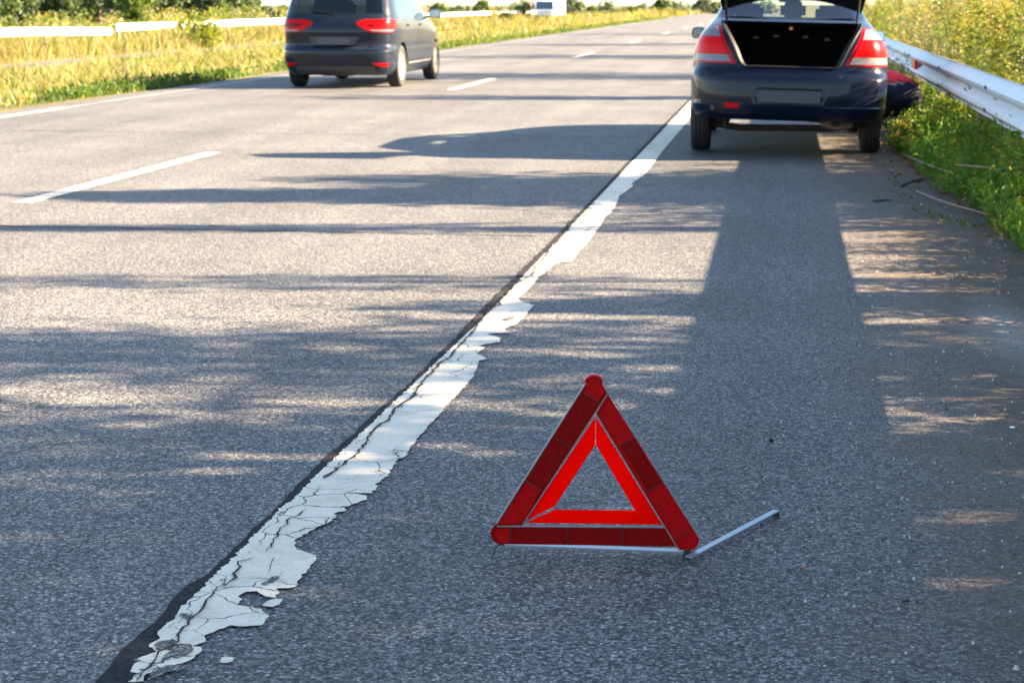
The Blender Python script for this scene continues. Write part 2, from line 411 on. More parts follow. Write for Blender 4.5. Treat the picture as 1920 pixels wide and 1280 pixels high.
def make_road():
    ys = list(np.arange(-8, 30, 0.5)) + list(np.arange(30, 150, 5.0)) + [150, 200, 260, 300, 400, 560, 700]
    rng = random.Random(8)
    vs, fs = [], []
    for i, y in enumerate(ys):
        xr = float(np.interp(y, [-8, 8, 10, 14, 18, 30], [1.75, 1.55, 1.45, 1.2, 1.25, 1.3])) + rng.uniform(-.05, .05)
        xl = -9.55 + rng.uniform(-.10, .06)
        cols = [xl, -9.2, -5, -1.2, 0.3, 0.9, xr]
        for k, x in enumerate(cols):
            # the dirt at the outer edge lies in low uneven ripples
            z = fall(y) + (rng.uniform(-.006, .006) if k in (5,) else (-0.028 if k in (0, 6) else 0))
            vs.append((x, y, z))
        if i:
            a = (i - 1) * 7; b = i * 7
            for k in range(6): fs.append([a + k, a + k + 1, b + k + 1, b + k])
    o = MB().add(vs, fs).build("road", ASPHALT, smooth=60, fix=False)
    tag(o, "grey asphalt carriageway with worn hard shoulder", "road", kind="structure")
make_road()
strip("opposite_road", -27.5, -21.0, list(np.arange(-20, 150, 10.0)) + [150, 200, 260, 320, 400, 560], ASPHALT, z=0.03, zoff=lambda y: terrain_z(-24, y) + 0.02,
      label="opposite carriageway of the highway beyond the dry grass", cat="road")

# ---- the peeling solid edge line, its sealed seam and its cracks
def ztrace(pts, x0, y0, s): return [(x0 + a / s, y0 + b / s) for a, b in pts]
def jitter_poly(pts, step, amp, rng):
    out = []
    n = len(pts)
    for i in range(n):
        a = np.array(pts[i]); b = np.array(pts[(i + 1) % n]); d = np.linalg.norm(b - a)
        k = max(1, int(d / step)); 
        nrm = np.array([-(b - a)[1], (b - a)[0]]) / max(d, 1e-6)
        for j in range(k):
            q = a + (b - a) * j / k
            if j: q = q + nrm * rng.gauss(0, amp)
            out.append((float(q[0]), float(q[1])))
    return out
def untangle(pts):
    """drops the little loops a jittered outline may contain"""
    def cross(o, a, b): return (a[0] - o[0]) * (b[1] - o[1]) - (a[1] - o[1]) * (b[0] - o[0])
    i = 0
    while i < len(pts) - 3:
        a, b = pts[i], pts[i + 1]; hit = None
        for j in range(i + 2, min(i + 40, len(pts) - 1)):
            c, d = pts[j], pts[j + 1]
            if cross(a, b, c) * cross(a, b, d) < 0 and cross(c, d, a) * cross(c, d, b) < 0: hit = j
        if hit: pts = pts[:i + 1] + pts[hit + 1:]
        else: i += 1
    return pts
def flat_poly(mb, pts, z):
    pts = untangle(pts)
    tris = geometry.tessellate_polygon([[Vector((p[0], p[1], 0)) for p in pts]])
    mb.add([(p[0], p[1], z + fall(p[1])) for p in pts], [list(t) for t in tris])

def make_edge_line():
    rng = random.Random(21)
    right = ztrace([(350, 1280), (370, 1235), (520, 1190), (640, 1150), (700, 1100), (695, 1075), (640, 1070), (720, 1045), (715, 1005), (760, 990), (880, 945), (960, 952), (1060, 945), (1105, 885), (1060, 845), (960, 830), (905, 822), (945, 790), (915, 772), (960, 745), (1030, 740), (1080, 772), (1150, 778), (1165, 740), (1140, 725), (1255, 715), (1300, 650), (1390, 545), (1340, 510), (1265, 490), (1255, 435), (1340, 385), (1440, 335), (1500, 300), (1500, 270), (1570, 255), (1555, 235), (1690, 190), (1690, 170), (1640, 155), (1560, 150), (1640, 150), (1720, 152), (1750, 110), (1750, 90), (1810, 50)], 160, 880, 3.2)
    right += ztrace([(455, 1065), (490, 1055), (555, 960), (580, 935), (640, 870), (700, 800), (740, 760), (800, 690), (825, 640), (830, 615), (870, 600), (825, 578), (860, 550), (830, 542), (930, 525), (930, 505), (865, 486), (975, 482), (950, 462), (1010, 440), (1030, 420), (1085, 355), (1030, 338), (1010, 325), (1050, 290), (1080, 260), (1110, 220), (1150, 190), (1190, 160), (1260, 150), (1300, 95), (1330, 70)], 560, 430, 2.4615)
    right += ztrace([(300, 890), (330, 850), (350, 815), (372, 800), (395, 760), (402, 738), (455, 700), (448, 692), (500, 655), (560, 575), (640, 480), (660, 452)], 960, 0, 2.0)
    left = ztrace([(255, 1285), (325, 1235), (270, 1225), (285, 1190), (330, 1160), (285, 1152), (430, 1105), (385, 1060), (450, 1022), (435, 985), (490, 930), (540, 905), (550, 880), (560, 860), (740, 680), (1200, 215), (1240, 200), (1385, 40), (1420, 10)], 160, 880, 3.2)
    R = [ground_at(*p)[:2] for p in right]; Lf = [ground_at(*p)[:2] for p in left]
    mb = MB()
    # near, traced part: up to Y ~ 19
    nearL = [tuple(p) for p in Lf] + [(-1.215, y) for y in np.arange(7.2, 21, 0.8)]
    nearR = [tuple(p) for p in R]
    poly = [(p[0], p[1]) for p in nearR] + [(-1.03, 21.0)] + nearL[::-1]
    flat_poly(mb, jitter_poly(poly, 0.011, 0.0028, rng), 0.005)
    # far part
    far = [(-1.215, 21.0), (-1.03, 21.0), (-1.03, 150), (-1.215, 150)]
    flat_poly(mb, far, 0.005)
    # flakes that broke off, and what is left behind the camera
    for pts in ([(805, 1160), (815, 1140), (850, 1133), (890, 1140), (885, 1160), (850, 1172), (815, 1170)],
                [(1058, 825), (1090, 800), (1140, 785), (1190, 785), (1170, 815), (1130, 835), (1085, 832)]):
        g = [tuple(ground_at(*p)[:2]) for p in ztrace(pts, 160, 880, 3.2)]
        flat_poly(mb, jitter_poly(g, 0.008, 0.001, rng), 0.005)
    back = [(-1.215, -6), (-1.06, -6), (-1.1, 1.0), (-1.13, 2.0), (-1.14, 2.9), (-1.2, 3.02), (-1.215, 2.6)]
    flat_poly(mb, jitter_poly(back, 0.1, 0.01, rng), 0.005)
    line = mb.build("edge_line", WHITE_PAINT, fix=False)
    tag(line, "peeling cracked white edge line beside the hard shoulder", "road marking", kind="structure")
    # tar seam
    sl = ztrace([(40, 1290), (210, 1085), (330, 975), (450, 880), (560, 730), (760, 590), (870, 480), (990, 355), (1060, 300), (1160, 212), (1240, 130), (1350, 10)], 160, 880, 3.2)
    sl += ztrace([(250, 905), (420, 740), (640, 540), (850, 330), (1000, 190), (1190, 12)], 560, 430, 2.4615)
    sl += ztrace([(1370, 545), (1490, 420), (1590, 318), (1690, 215), (1790, 118)], 450, 130, 2.1333)
    S = [tuple(ground_at(*p)[:2]) for p in sl]
    S = [(x + float(np.interp(y, [3.3, 4.0, 4.7, 5.0, 5.6, 8.0], [.03, .08, .02, .22, .45, .40])) * (-1.208 - x), y) for x, y in S]
    S = [(-1.28, -6), (-1.29, 2.5)] + S
    Lr = [(-1.208, -6), (-1.208, 2.9), (-1.20, 4.0), (-1.208, 21)]
    mb = MB(); 
    flat_poly(mb, jitter_poly(S + [(-1.245, 60), (-1.212, 60)] + Lr[::-1], 0.04, 0.0035, rng), 0.003)
    # tar that shows through where the near paint has come off
    hole = [(520, 1120), (600, 1070), (640, 1080), (630, 1120), (560, 1140), (460, 1165), (440, 1140)]
    seam = mb.build("tar_seam", TAR, line, fix=False)
    mb = MB()
    hz = [[(480, 1125), (540, 1070), (600, 1062), (640, 1078), (632, 1115), (570, 1142), (500, 1140), (470, 1165)],
          [(430, 1205), (520, 1190), (590, 1195), (560, 1225), (480, 1235), (430, 1265), (385, 1280), (400, 1230)],
          [(440, 1050), (520, 1030), (555, 1050), (520, 1085), (450, 1100), (420, 1085)],
          [(1110, 660), (1150, 652), (1165, 668), (1130, 690), (1095, 695), (1060, 705), (1100, 680)],
          [(560, 882), (600, 880), (645, 895), (625, 915), (580, 900)],
          [(585, 985), (625, 998), (610, 1020), (575, 1028)]]
    for h in hz:
        g = [tuple(ground_at(*p)[:2]) for p in ztrace(h, 160, 880, 3.2)]
        flat_poly(mb, jitter_poly(g, 0.007, 0.0045, rng), 0.0075)
    g = [tuple(ground_at(*p)[:2]) for p in ztrace([(935, 422), (985, 405), (1005, 415), (960, 428)], 560, 430, 2.4615)]
    flat_poly(mb, jitter_poly(g, 0.01, 0.002, rng), 0.0075)
    mb.build("worn_patch", ASPHALT, line, fix=False)
    # cracks
    main = ztrace([(1250, 5), (1215, 40), (1205, 55), (1160, 95), (1125, 150), (1090, 178), (1085, 210), (1030, 240), (1000, 262), (965, 300), (925, 345), (930, 352), (885, 375), (860, 410), (830, 440), (818, 465), (795, 490), (770, 515), (740, 550), (710, 578), (700, 600), (650, 625), (645, 640), (600, 680), (565, 718), (540, 770), (500, 800), (450, 830), (420, 870), (415, 890), (370, 915), (330, 950), (310, 1000), (280, 1035), (240, 1070), (200, 1100), (120, 1160)], 560, 430, 2.4615)
    near = ztrace([(1330, 250), (1265, 295), (1210, 320), (1215, 345), (1165, 385), (1160, 415), (1130, 450), (1090, 510)], 160, 880, 3.2)
    near2 = ztrace([(1020, 540), (970, 560), (918, 568), (932, 600), (890, 640), (905, 665), (860, 695), (840, 715), (790, 730), (760, 775), (720, 820), (690, 870), (640, 905), (620, 950), (570, 992), (555, 1010), (560, 1050), (500, 1085), (440, 1112), (420, 1160), (390, 1200), (330, 1262), (310, 1290)], 160, 880, 3.2)
    sides = [ztrace(p, 160, 880, 3.2) for p in ([(740, 672), (755, 700), (795, 725)], [(1135, 462), (1220, 468)], [(910, 668), (1050, 672), (1200, 674)], [(1140, 540), (1110, 600), (1098, 640)], [(1545, 148), (1600, 155), (1700, 160)], [(1500, 20), (1440, 65)], [(1410, 110), (1390, 150), (1340, 150)], [(1200, 318), (1110, 318)])]
    sides += [ztrace(p, 560, 430, 2.4615) for p in ([(650, 628), (700, 640), (800, 640)], [(620, 803), (700, 805)], [(230, 980), (300, 985)], [(1160, 155), (1240, 158)], [(550, 770), (640, 790)], [(445, 850), (560, 858)], [(1000, 262), (1040, 300)])]
    far_cr = [ztrace(p, 450, 130, 2.1333) for p in ([(1420, 540), (1380, 580), (1370, 600)], [(1330, 600), (1310, 650)], [(1700, 245), (1680, 260)], [(1430, 620), (1380, 655)], [(1400, 560), (1450, 580)])]
    mb = MB()
    def crack(px, w):
        P = [np.array(ground_at(*p)[:2]) for p in px]
        Q = []
        for i in range(len(P) - 1):
            d = np.linalg.norm(P[i + 1] - P[i]); k = max(1, int(d / 0.02))
            for j in range(k): Q.append(P[i] + (P[i + 1] - P[i]) * j / k + (np.array([rng.gauss(0, .003), rng.gauss(0, .003)]) if j else 0))
        Q.append(P[-1])
        vs, fs = [], []
        for i, q in enumerate(Q):
            t = Q[min(i + 1, len(Q) - 1)] - Q[max(i - 1, 0)]; t = t / (np.linalg.norm(t) + 1e-9)
            nn = np.array([-t[1], t[0]]); ww = w * rng.uniform(.35, 1.3) * (0.15 if i in (0, len(Q) - 1) else 1)
            vs += [(*(q + nn * ww), .0085), (*(q - nn * ww), .0085)]
            if i: fs.append([2 * i - 2, 2 * i - 1, 2 * i + 1, 2 * i])
        mb.add(vs, fs)
    crack(main, 0.0050); crack(near, 0.003); crack(near2, 0.0035)
    for s in sides: crack(s, 0.0013)
    for s in far_cr: crack(s, 0.003)
    mb.build("crack", DARK_HOLE, line, fix=False)
make_edge_line()

def cross_joint(y0, y1, x0, x1, w, seed):
    rng = random.Random(seed); vs, fs = [], []
    xs = np.arange(x0, x1, 0.12); 
    for i, x in enumerate(xs):
        y = y0 + (y1 - y0) * i / len(xs) + rng.gauss(0, .006); q = w * rng.uniform(.4, 1.2)
        vs += [(x, y - q, .0035), (x, y + q, .0035)]
        if i: fs.append([2 * i - 2, 2 * i, 2 * i + 1, 2 * i - 1])
    o = MB().add(vs, fs).build("road_joint", TAR, fix=False)
    tag(o, "thin dark joint across the lanes", "road joint", kind="structure")
cross_joint(9.80, 9.87, -9.4, -1.3, 0.012, 3)
cross_joint(17.3, 17.4, -9.4, -1.3, 0.014, 5)

for i, (a, b) in enumerate([(-5.0, -0.9), (11.0, 15.05), (26.45, 30.5), (42.6, 46.7), (58.6, 62.7), (74.6, 78.7), (90.6, 94.7), (106.6, 110.7), (122.6, 126.7)]):
    o = strip("lane_dash", -5.03, -4.89, list(np.linspace(a, b, 30)), WHITE_PAINT, z=0.005, jit=0.006, seed=40 + i,
              label="white dash between the two lanes", cat="road marking")
strip("median_line", -8.98, -8.85, list(np.arange(2, 21.6, 0.4)), WHITE_PAINT, z=0.005, jit=0.012, seed=11, label="white line along the median edge of the carriageway", cat="road marking")
strip("median_line", -8.97, -8.86, list(np.arange(21.2, 140, 1.0)), FADED_PAINT, z=0.005, jit=0.03, seed=12, label="faded far stretch of the line along the median", cat="road marking")

# ------------------------------------------------------------------ warning triangle
def make_triangle():
    A = ground_at(921, 1048); B = ground_at(1285, 1048)
    ux = Vector(B - A).normalized(); ux = Vector((ux.x, ux.y, 0)).normalized()
    n = Vector((ux.y, -ux.x, 0))                     # towards the camera
    tilt = math.radians(-3)
    org = Vector(A) - n * 0.005
    nn = n
    root = empty("warning_triangle", tuple((Vector(A) + Vector(B)) / 2))
    inv = Matrix.Translation(-root.location)
    tag(root, "red folding warning triangle standing on the asphalt shoulder", "warning triangle")
    def P(px, py, off=0.0):
        d = Vector(RIGHT * (px - 960) + UPV * (640 - py) + FWV * FPX)
        t = (org - Vector(C3)).dot(nn) / d.dot(nn)
        return Vector(C3) + d * t + nn * off
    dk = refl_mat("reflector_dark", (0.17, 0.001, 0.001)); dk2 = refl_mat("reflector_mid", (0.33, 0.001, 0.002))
    bright = leaf_mat("fluorescent_red", (1.0, 0.004, 0.001), 0.45, 0.9); bright.node_tree.nodes["Principled BSDF"].inputs["Specular IOR Level"].default_value = 0.0
    edge = mat("triangle_trim", (0.20, 0.21, 0.225), 0.4, 0.5); grey = mat("stand_steel", (0.24, 0.27, 0.31), 0.4, 0.6); seam = mat("reflector_seam", (0.03, 0.002, 0.003), 0.5)
    def panel(name, px, off, th, m, bevel=True):
        poly = [P(x, y, off) for x, y in px]
        o = MB().prism(poly, -nn * th).build(name, m, root, M=inv)
        return o
    def arc(cx, cy, r, a0, a1, k=8): return [(cx + r * math.cos(math.radians(a0 + (a1 - a0) * i / k)), cy + r * math.sin(math.radians(a0 + (a1 - a0) * i / k))) for i in range(k + 1)]
    # outer bars (photograph coordinates measured on the triangle's own plane)
    left_bar = [(929, 984), (982, 983), (1139, 738), (1128, 716)] + arc(1113.5, 722, 17, -20, -160, 8) + [(1098, 718)]
    right_bar = [(1118, 776), (1139, 738), (1309, 1007)] + arc(1291, 1012, 20, -20, 70, 6)[0:0] + arc(1291, 1011, 20, -10, 100, 8) + [(1275, 1031), (1245, 985)]
    bot_bar = [(1246, 988), (1272, 1024)] + [(1100, 1021)] + arc(939, 1000, 19, 95, 235, 9) + [(933, 984)]
    off_l, off_r, off_b = 0.004, 0.0, 0.002
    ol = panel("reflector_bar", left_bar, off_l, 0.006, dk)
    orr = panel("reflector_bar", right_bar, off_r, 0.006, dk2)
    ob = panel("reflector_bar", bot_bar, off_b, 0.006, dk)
    def inset(bar_o, px, off, m, name="reflector_tile"):
        poly = [P(x, y, off) for x, y in px]
        MB().prism(poly, -nn * 0.001).build(name, m, bar_o, M=inv)
    # brighter end tiles and the dark seams between tiles
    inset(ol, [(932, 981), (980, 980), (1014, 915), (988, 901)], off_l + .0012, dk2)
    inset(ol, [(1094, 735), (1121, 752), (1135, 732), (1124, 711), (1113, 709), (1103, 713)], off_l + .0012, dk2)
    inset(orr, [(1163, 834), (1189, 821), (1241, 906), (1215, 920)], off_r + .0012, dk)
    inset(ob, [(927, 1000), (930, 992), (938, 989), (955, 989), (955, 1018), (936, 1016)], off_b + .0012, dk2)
    def line(p, q, w, off, m, par, name="tile_seam", th=0.0015):
        a, b = P(*p, off), P(*q, off); t = (b - a).normalized(); s = t.cross(nn) * w
        MB().prism([a - s, b - s, b + s, a + s], -nn * th).build(name, m, par, M=inv)
    for p, q in (((1094, 735), (1121, 752)), ((1040, 819), (1069, 837)), ((987, 900), (1016, 919))): line(p, q, .0011, off_l + .0022, seam, ol)
    for p, q in (((1162, 835), (1189, 820)), ((1214, 921), (1242, 906)), ((1266, 1007), (1294, 993))): line(p, q, .0011, off_r + .0022, seam, orr)
    for p, q in (((957, 988), (957, 1018)), ((1062, 988), (1062, 1020)), ((1167, 988), (1167, 1022))): line(p, q, .0011, off_b + .0022, seam, ob)
    # grey trim along the bars
    line((931, 980), (1099, 716), .0015, off_l + .003, edge, ol, "bar_trim", .007)
    line((980, 982), (1139, 737), .0012, off_l + .003, edge, ol, "bar_trim", .003)
    line((1131, 717), (1310, 1005), .0014, off_r + .0005, edge, orr, "bar_trim", .007)
    line((1117, 775), (1247, 988), .0011, off_r + .003, edge, orr, "bar_trim", .003)
    line((1246, 986), (1273, 1031), .0012, off_r + .003, edge, orr, "bar_trim", .003)
    line((932, 985), (1246, 987), .0016, off_b + .003, edge, ob, "bar_trim", .003)
    # top pivot cap
    MB().prism([P(x, y, off_r - .001) for x, y in arc(1114, 722, 20.5, -20, -165, 10) + [(1094, 722)]], -nn * .008).build("pivot_cap", mat("cap_red", (0.55, 0.01, 0.02), 0.4), root, M=inv)
    # inner fluorescent panels
    panel("fluorescent_panel", [(1116, 782), (1116, 834), (1040, 949), (986, 976)], -0.001, 0.002, bright)
    panel("fluorescent_panel", [(1117.5, 782), (1241, 983), (1191, 957), (1117.5, 834)], -0.0022, 0.002, bright)
    panel("fluorescent_panel", [(1040, 955.5), (1190, 957), (1243, 983.5), (986, 980)], -0.0012, 0.002, bright)
    # stand: cross bar under the triangle and the swung-out leg
    def bar(name, a, b, w, h, m):
        a, b = Vector(a), Vector(b); t = (b - a); L_ = t.length; t.normalize()
        s = t.cross(Vector((0, 0, 1))).normalized(); u = s.cross(t)
        R3 = Matrix((t, s, u)).transposed()
        return MB().box((a + b) / 2, (L_, w, h), R3, bev=min(w, h) * .2).build(name, m, root, smooth=40, M=inv)
    cb0 = P(945, 1022, -0.008); cb1 = P(1292, 1035, -0.008)
    bar("cross_bar", cb0, cb1, 0.026, 0.005, grey)
    f0 = Vector(ground_at(1291, 1044, 0.02)); f1 = Vector(ground_at(1455, 957, 0.02))
    leg = bar("leg", f0, f1, 0.019, 0.004, grey)
    dark = mat("stand_dark", (0.05, 0.055, 0.06), 0.4, 0.6)
    t = (f1 - f0).normalized()
    mb = MB(); mb.box(f1 + Vector((0, 0, -.0085)), (.005, .019, .020), Matrix.Rotation(math.atan2(t.y, t.x), 3, 'Z'), bev=.001)
    mb.build("leg_foot", dark, leg, M=inv)
    g0 = Vector(ground_at(1285, 1048)); mb = MB(); mb.box(g0 + Vector((0.004, .006, .011)), (.022, .014, .022), bev=.003); mb.build("pivot_foot", dark, root, M=inv)
    wire = MB().tube([P(947, 1021, -.008), P(934, 1022, -.002), P(930, 1025, .0), Vector(A) + Vector((0, 0, .002))], .0026, 8).build("wire_foot", dark, root, M=inv)

def refl_mat(name, col):
    m, t, b = new_mat(name); N = t.nodes.new; L = t.links.new
    tc = N("ShaderNodeTexCoord"); v = N("ShaderNodeTexVoronoi"); v.inputs["Scale"].default_value = 330
    L(tc.outputs["Object"], v.inputs["Vector"])
    s = N("ShaderNodeSeparateColor"); L(v.outputs["Color"], s.inputs[0])
    r = N("ShaderNodeMapRange"); r.inputs["To Min"].default_value = 0.75; r.inputs["To Max"].default_value = 1.25; L(s.outputs[0], r.inputs["Value"])
    sc = N("ShaderNodeVectorMath"); sc.operation = 'SCALE'; sc.inputs[0].default_value = col; L(r.outputs[0], sc.inputs["Scale"])
    L(sc.outputs[0], b.inputs["Base Color"]); b.inputs["Roughness"].default_value = 0.5; b.inputs["Specular IOR Level"].default_value = 0.08
    bp = N("ShaderNodeBump"); bp.inputs["Strength"].default_value = 0.3; bp.inputs["Distance"].default_value = 0.001
    L(v.outputs["Distance"], bp.inputs["Height"]); L(bp.outputs[0], b.inputs["Normal"])
    return m
make_triangle()

# ------------------------------------------------------------------ car bodies
def pchip(xs, ys):
    xs = np.array(xs, float); ys = np.array(ys, float); h = np.diff(xs); d = np.diff(ys) / h
    m = np.zeros(len(xs)); m[0], m[-1] = d[0], d[-1]
    for i in range(1, len(xs) - 1):
        m[i] = 0 if d[i - 1] * d[i] <= 0 else (h[i - 1] + h[i]) * 1.0 / (h[i - 1] / d[i - 1] + h[i] / d[i])
    def f(x):
        x = min(max(x, xs[0]), xs[-1]); i = min(int(np.searchsorted(xs, x, 'right')) - 1, len(xs) - 2); i = max(i, 0)
        t = (x - xs[i]) / h[i]
        return float((1 + 2 * t) * (1 - t) ** 2 * ys[i] + t * (1 - t) ** 2 * h[i] * m[i] + t * t * (3 - 2 * t) * ys[i + 1] + t * t * (t - 1) * h[i] * m[i + 1])
    return f

class Shell:
    """a car body as a stack of plan outlines; side s = -1 left, +1 right, t runs from the middle of the tail to the middle of the nose"""
    def __init__(self, plan, levels, L):
        P = [Vector((a, b)) for a, b in plan]
        pts = []
        for i in range(len(P) - 1):
            p0, p1, p2, p3 = P[max(i - 1, 0)], P[i], P[i + 1], P[min(i + 2, len(P) - 1)]
            if i == 0: p0 = Vector((-p2.x, p2.y))
            if i == len(P) - 2: p3 = Vector((-p1.x, p1.y))
            for k in range(14):
                t = k / 14
                pts.append(0.5 * ((2 * p1) + (p2 - p0) * t + (2 * p0 - 5 * p1 + 4 * p2 - p3) * t * t + (3 * p1 - p0 - 3 * p2 + p3) * t ** 3))
        pts.append(P[-1])
        w = [0]
        for i in range(1, len(pts)): w.append(w[-1] + math.hypot((pts[i].x - pts[i - 1].x) * .85, pts[i].y - pts[i - 1].y))
        self.tt = np.array(w) / w[-1]; self.px = np.array([min(p.x, 1.0) for p in pts]); self.py = np.array([p.y for p in pts]); self.L = L
        z = [l[0] for l in levels]; self.z = z
        self.W, self.ro, self.fo = (pchip(z, [l[k] for l in levels]) for k in (1, 2, 3))
    def raw(self, s, t, z):
        ro, fo = self.ro(z), self.fo(z)
        x = float(np.interp(t, self.tt, self.px)) * self.W(z)
        y = ro + float(np.interp(t, self.tt, self.py)) * (self.L - ro - fo) / self.L
        return Vector((s * x, y, z))
    def S(self, s, t, z, off=0.0):
        p = self.raw(s, t, z)
        if off:
            e = 0.004
            a = self.raw(s, min(t + e, 1), z) - self.raw(s, max(t - e, 0), z)
            b = self.raw(s, t, min(z + e, self.z[-1])) - self.raw(s, t, max(z - e, self.z[0]))
            n = a.cross(b) * s
            if n.length > 1e-9: p = p + n.normalized() * off
        return p
    def t_at_x(self, x, z):
        """t on the tail where the half width is x"""
        m = self.px[: int(np.argmax(self.px)) + 1]
        return float(np.interp(x / self.W(z), m, self.tt[:len(m)]))
    def t_at_y(self, y, z):
        ro, fo = self.ro(z), self.fo(z)
        return float(np.interp((y - ro) * self.L / (self.L - ro - fo), self.py, self.tt))
    def patch(self, mb, s, zs, tin, tout, nt=10, off=0.006, mi=0, depth=0.012):
        """a closed thin piece lying on the surface"""
        o, u = [], []
        for z in zs:
            a, b = tin(z), tout(z)
            o.append([self.S(s, a + (b - a) * k / nt, z, off) for k in range(nt + 1)])
            u.append([self.S(s, a + (b - a) * k / nt, z, off - depth) for k in range(nt + 1)])
        mb.loft(o, False, False, mi)
        rim = o[0] + [r[-1] for r in o[1:]] + o[-1][::-1][1:] + [r[0] for r in o[1:-1]][::-1]
        rim2 = u[0] + [r[-1] for r in u[1:]] + u[-1][::-1][1:] + [r[0] for r in u[1:-1]][::-1]
        mb.loft([rim, rim2], True, False, mi)
        return mb
    def ribbon(self, mb, s, pts, w, off=0.002, mi=0):
        """a narrow strip along points (t, z) of the surface"""
        P = [self.S(s, t, z, off) for t, z in pts]
        N = [(self.S(s, t, z, off + .01) - self.S(s, t, z, off)).normalized() for t, z in pts]
        vs, fs = [], []
        for i, p in enumerate(P):
            tg = (P[min(i + 1, len(P) - 1)] - P[max(i - 1, 0)]).normalized(); q = tg.cross(N[i]) * w / 2
            vs += [p - q, p + q]
            if i: fs.append([2 * i - 2, 2 * i - 1, 2 * i + 1, 2 * i])
        return mb.add(vs, fs, mi)

def shell_grid(sh, nz, tcols, zs):
    """rows of points for one half: tcols(z) gives the t values of one row"""
    return [(z, tcols(z)) for z in zs]

def build_wheel(name, root, c, R, w, side, alloy, n=40, M=None, spokes=5):
    tyre = MB()
    h = w / 2
    tyre.lathe_x([(-h * .72, R * .66), (-h * .95, R * .72), (-h, R * .84), (-h * .9, R * .95), (-h * .72, R * .985), (-h * .45, R), (-h * .43, R * .978), (-h * .37, R * .978), (-h * .35, R), (-h * .06, R), (-h * .04, R * .978), (h * .04, R * .978), (h * .06, R),
                  (h * .35, R), (h * .37, R * .978), (h * .43, R * .978), (h * .45, R), (h * .72, R * .985), (h * .9, R * .95), (h, R * .84), (h * .95, R * .72), (h * .72, R * .66), (h * .3, R * .64), (-h * .3, R * .64), (-h * .72, R * .66)], c, n)
    wo = tyre.build(name, RUBBER, root, smooth=40, M=M)
    rim = MB(); so = side * h
    rim.lathe_x([(so * .80, R * .67), (so * .86, R * .66), (so * .80, R * .62), (so * .2, R * .60), (-so * .5, R * .62), (-so * .72, R * .66)], c, n)
    rim.lathe_x([(so * .72, R * .16), (so * .78, R * .13), (so * .78, 0.001)], c, 20)
    for k in range(spokes):
        a = 2 * math.pi * k / spokes
        d = Vector((0, math.cos(a), math.sin(a))); e = Vector((0, -math.sin(a), math.cos(a)))
        C = Vector(c)
        pts = [(R * .10, .055, .74), (R * .35, .045, .70), (R * .63, .06, .74)]
        rings = []
        for r, ww, o in pts:
            m = C + d * r + Vector((so * o, 0, 0)); th = Vector((-so * .22, 0, 0))
            rings.append([m - e * ww * R / .31, m + e * ww * R / .31, m + e * ww * R / .31 * .8 + th, m - e * ww * R / .31 * .8 + th])
        rim.loft(rings, True, True)
    disc = MB().lathe_x([(so * .15, R * .5), (so * .2, R * .48), (so * .2, .001)], c, 24)
    rim.build("rim", alloy, wo, smooth=35, M=M)
    disc.build("brake_disc", DARK_HOLE, wo, smooth=35, M=M)
    return wo

def arch_snap(p, wheels, R):
    """pushes a side point that falls inside a wheel arch out to the arch edge"""
    for (wy, wz) in wheels:
        d = Vector((p.y - wy, p.z - wz))
        if d.length < R and p.z > 0: return True, wy, wz
    return False, 0, 0

def body_mesh(sh, nt, zs, cls, wheels, RA, tmap=None, inner=0.0):
    """splits the shell into meshes by class name; cls(s, x, y, z, t) -> name or None"""
    out = {}
    for s in (-1, 1):
        rows = []
        for z in zs:
            ts = tmap(z) if tmap else [k / nt for k in range(nt + 1)]
            rows.append([(sh.S(s, t, z), t) for t in ts])
        n = len(rows[0])
        for i in range(len(rows) - 1):
            for k in range(n - 1):
                q = [rows[i][k], rows[i][k + 1], rows[i + 1][k + 1], rows[i + 1][k]]
                c = sum((p[0] for p in q), Vector()) / 4; t = sum(p[1] for p in q) / 4
                name = cls(s, c.x, c.y, c.z, t, k)
                if name is None: continue
                pts = []
                if abs(c.x) > 0.6 and c.z < wheels[0][1] + RA + .1:
                    ins = 0
                    for p, _ in q:
                        hit, wy, wz = arch_snap(p, wheels, RA)
                        if hit:
                            ins += 1
                            d = Vector((p.y - wy, p.z - wz))
                            if d.length < 1e-4: d = Vector((0, 1))
                            d = d.normalized() * RA
                            pts.append(Vector((p.x, wy + d.x, wz + d.y)))
                        else: pts.append(p.copy())
                    if ins == 4: continue
                else: pts = [p[0].copy() for p in q]
                if s < 0: pts = pts[::-1]
                mb = out.setdefault(name, MB())
                mb.add(pts, [[0, 1, 2, 3]])
    return out

def weld(o, d=0.0004, smooth=38):
    bm = bmesh.new(); bm.from_mesh(o.data)
    bmesh.ops.remove_doubles(bm, verts=bm.verts[:], dist=d)
    bmesh.ops.dissolve_degenerate(bm, dist=1e-5, edges=bm.edges[:])
    bm.to_mesh(o.data); bm.free()
    o.data.polygons.foreach_set("use_smooth", [True] * len(o.data.polygons))
    o.data.set_sharp_from_angle(angle=math.radians(smooth)); o.data.update()
    return o

def zlevels(lv, step):
    z = []
    for a, b in zip(lv[:-1], lv[1:]):
        k = max(1, round((b - a) / step)); z += [a + (b - a) * i / k for i in range(k)]
    return z + [lv[-1]]

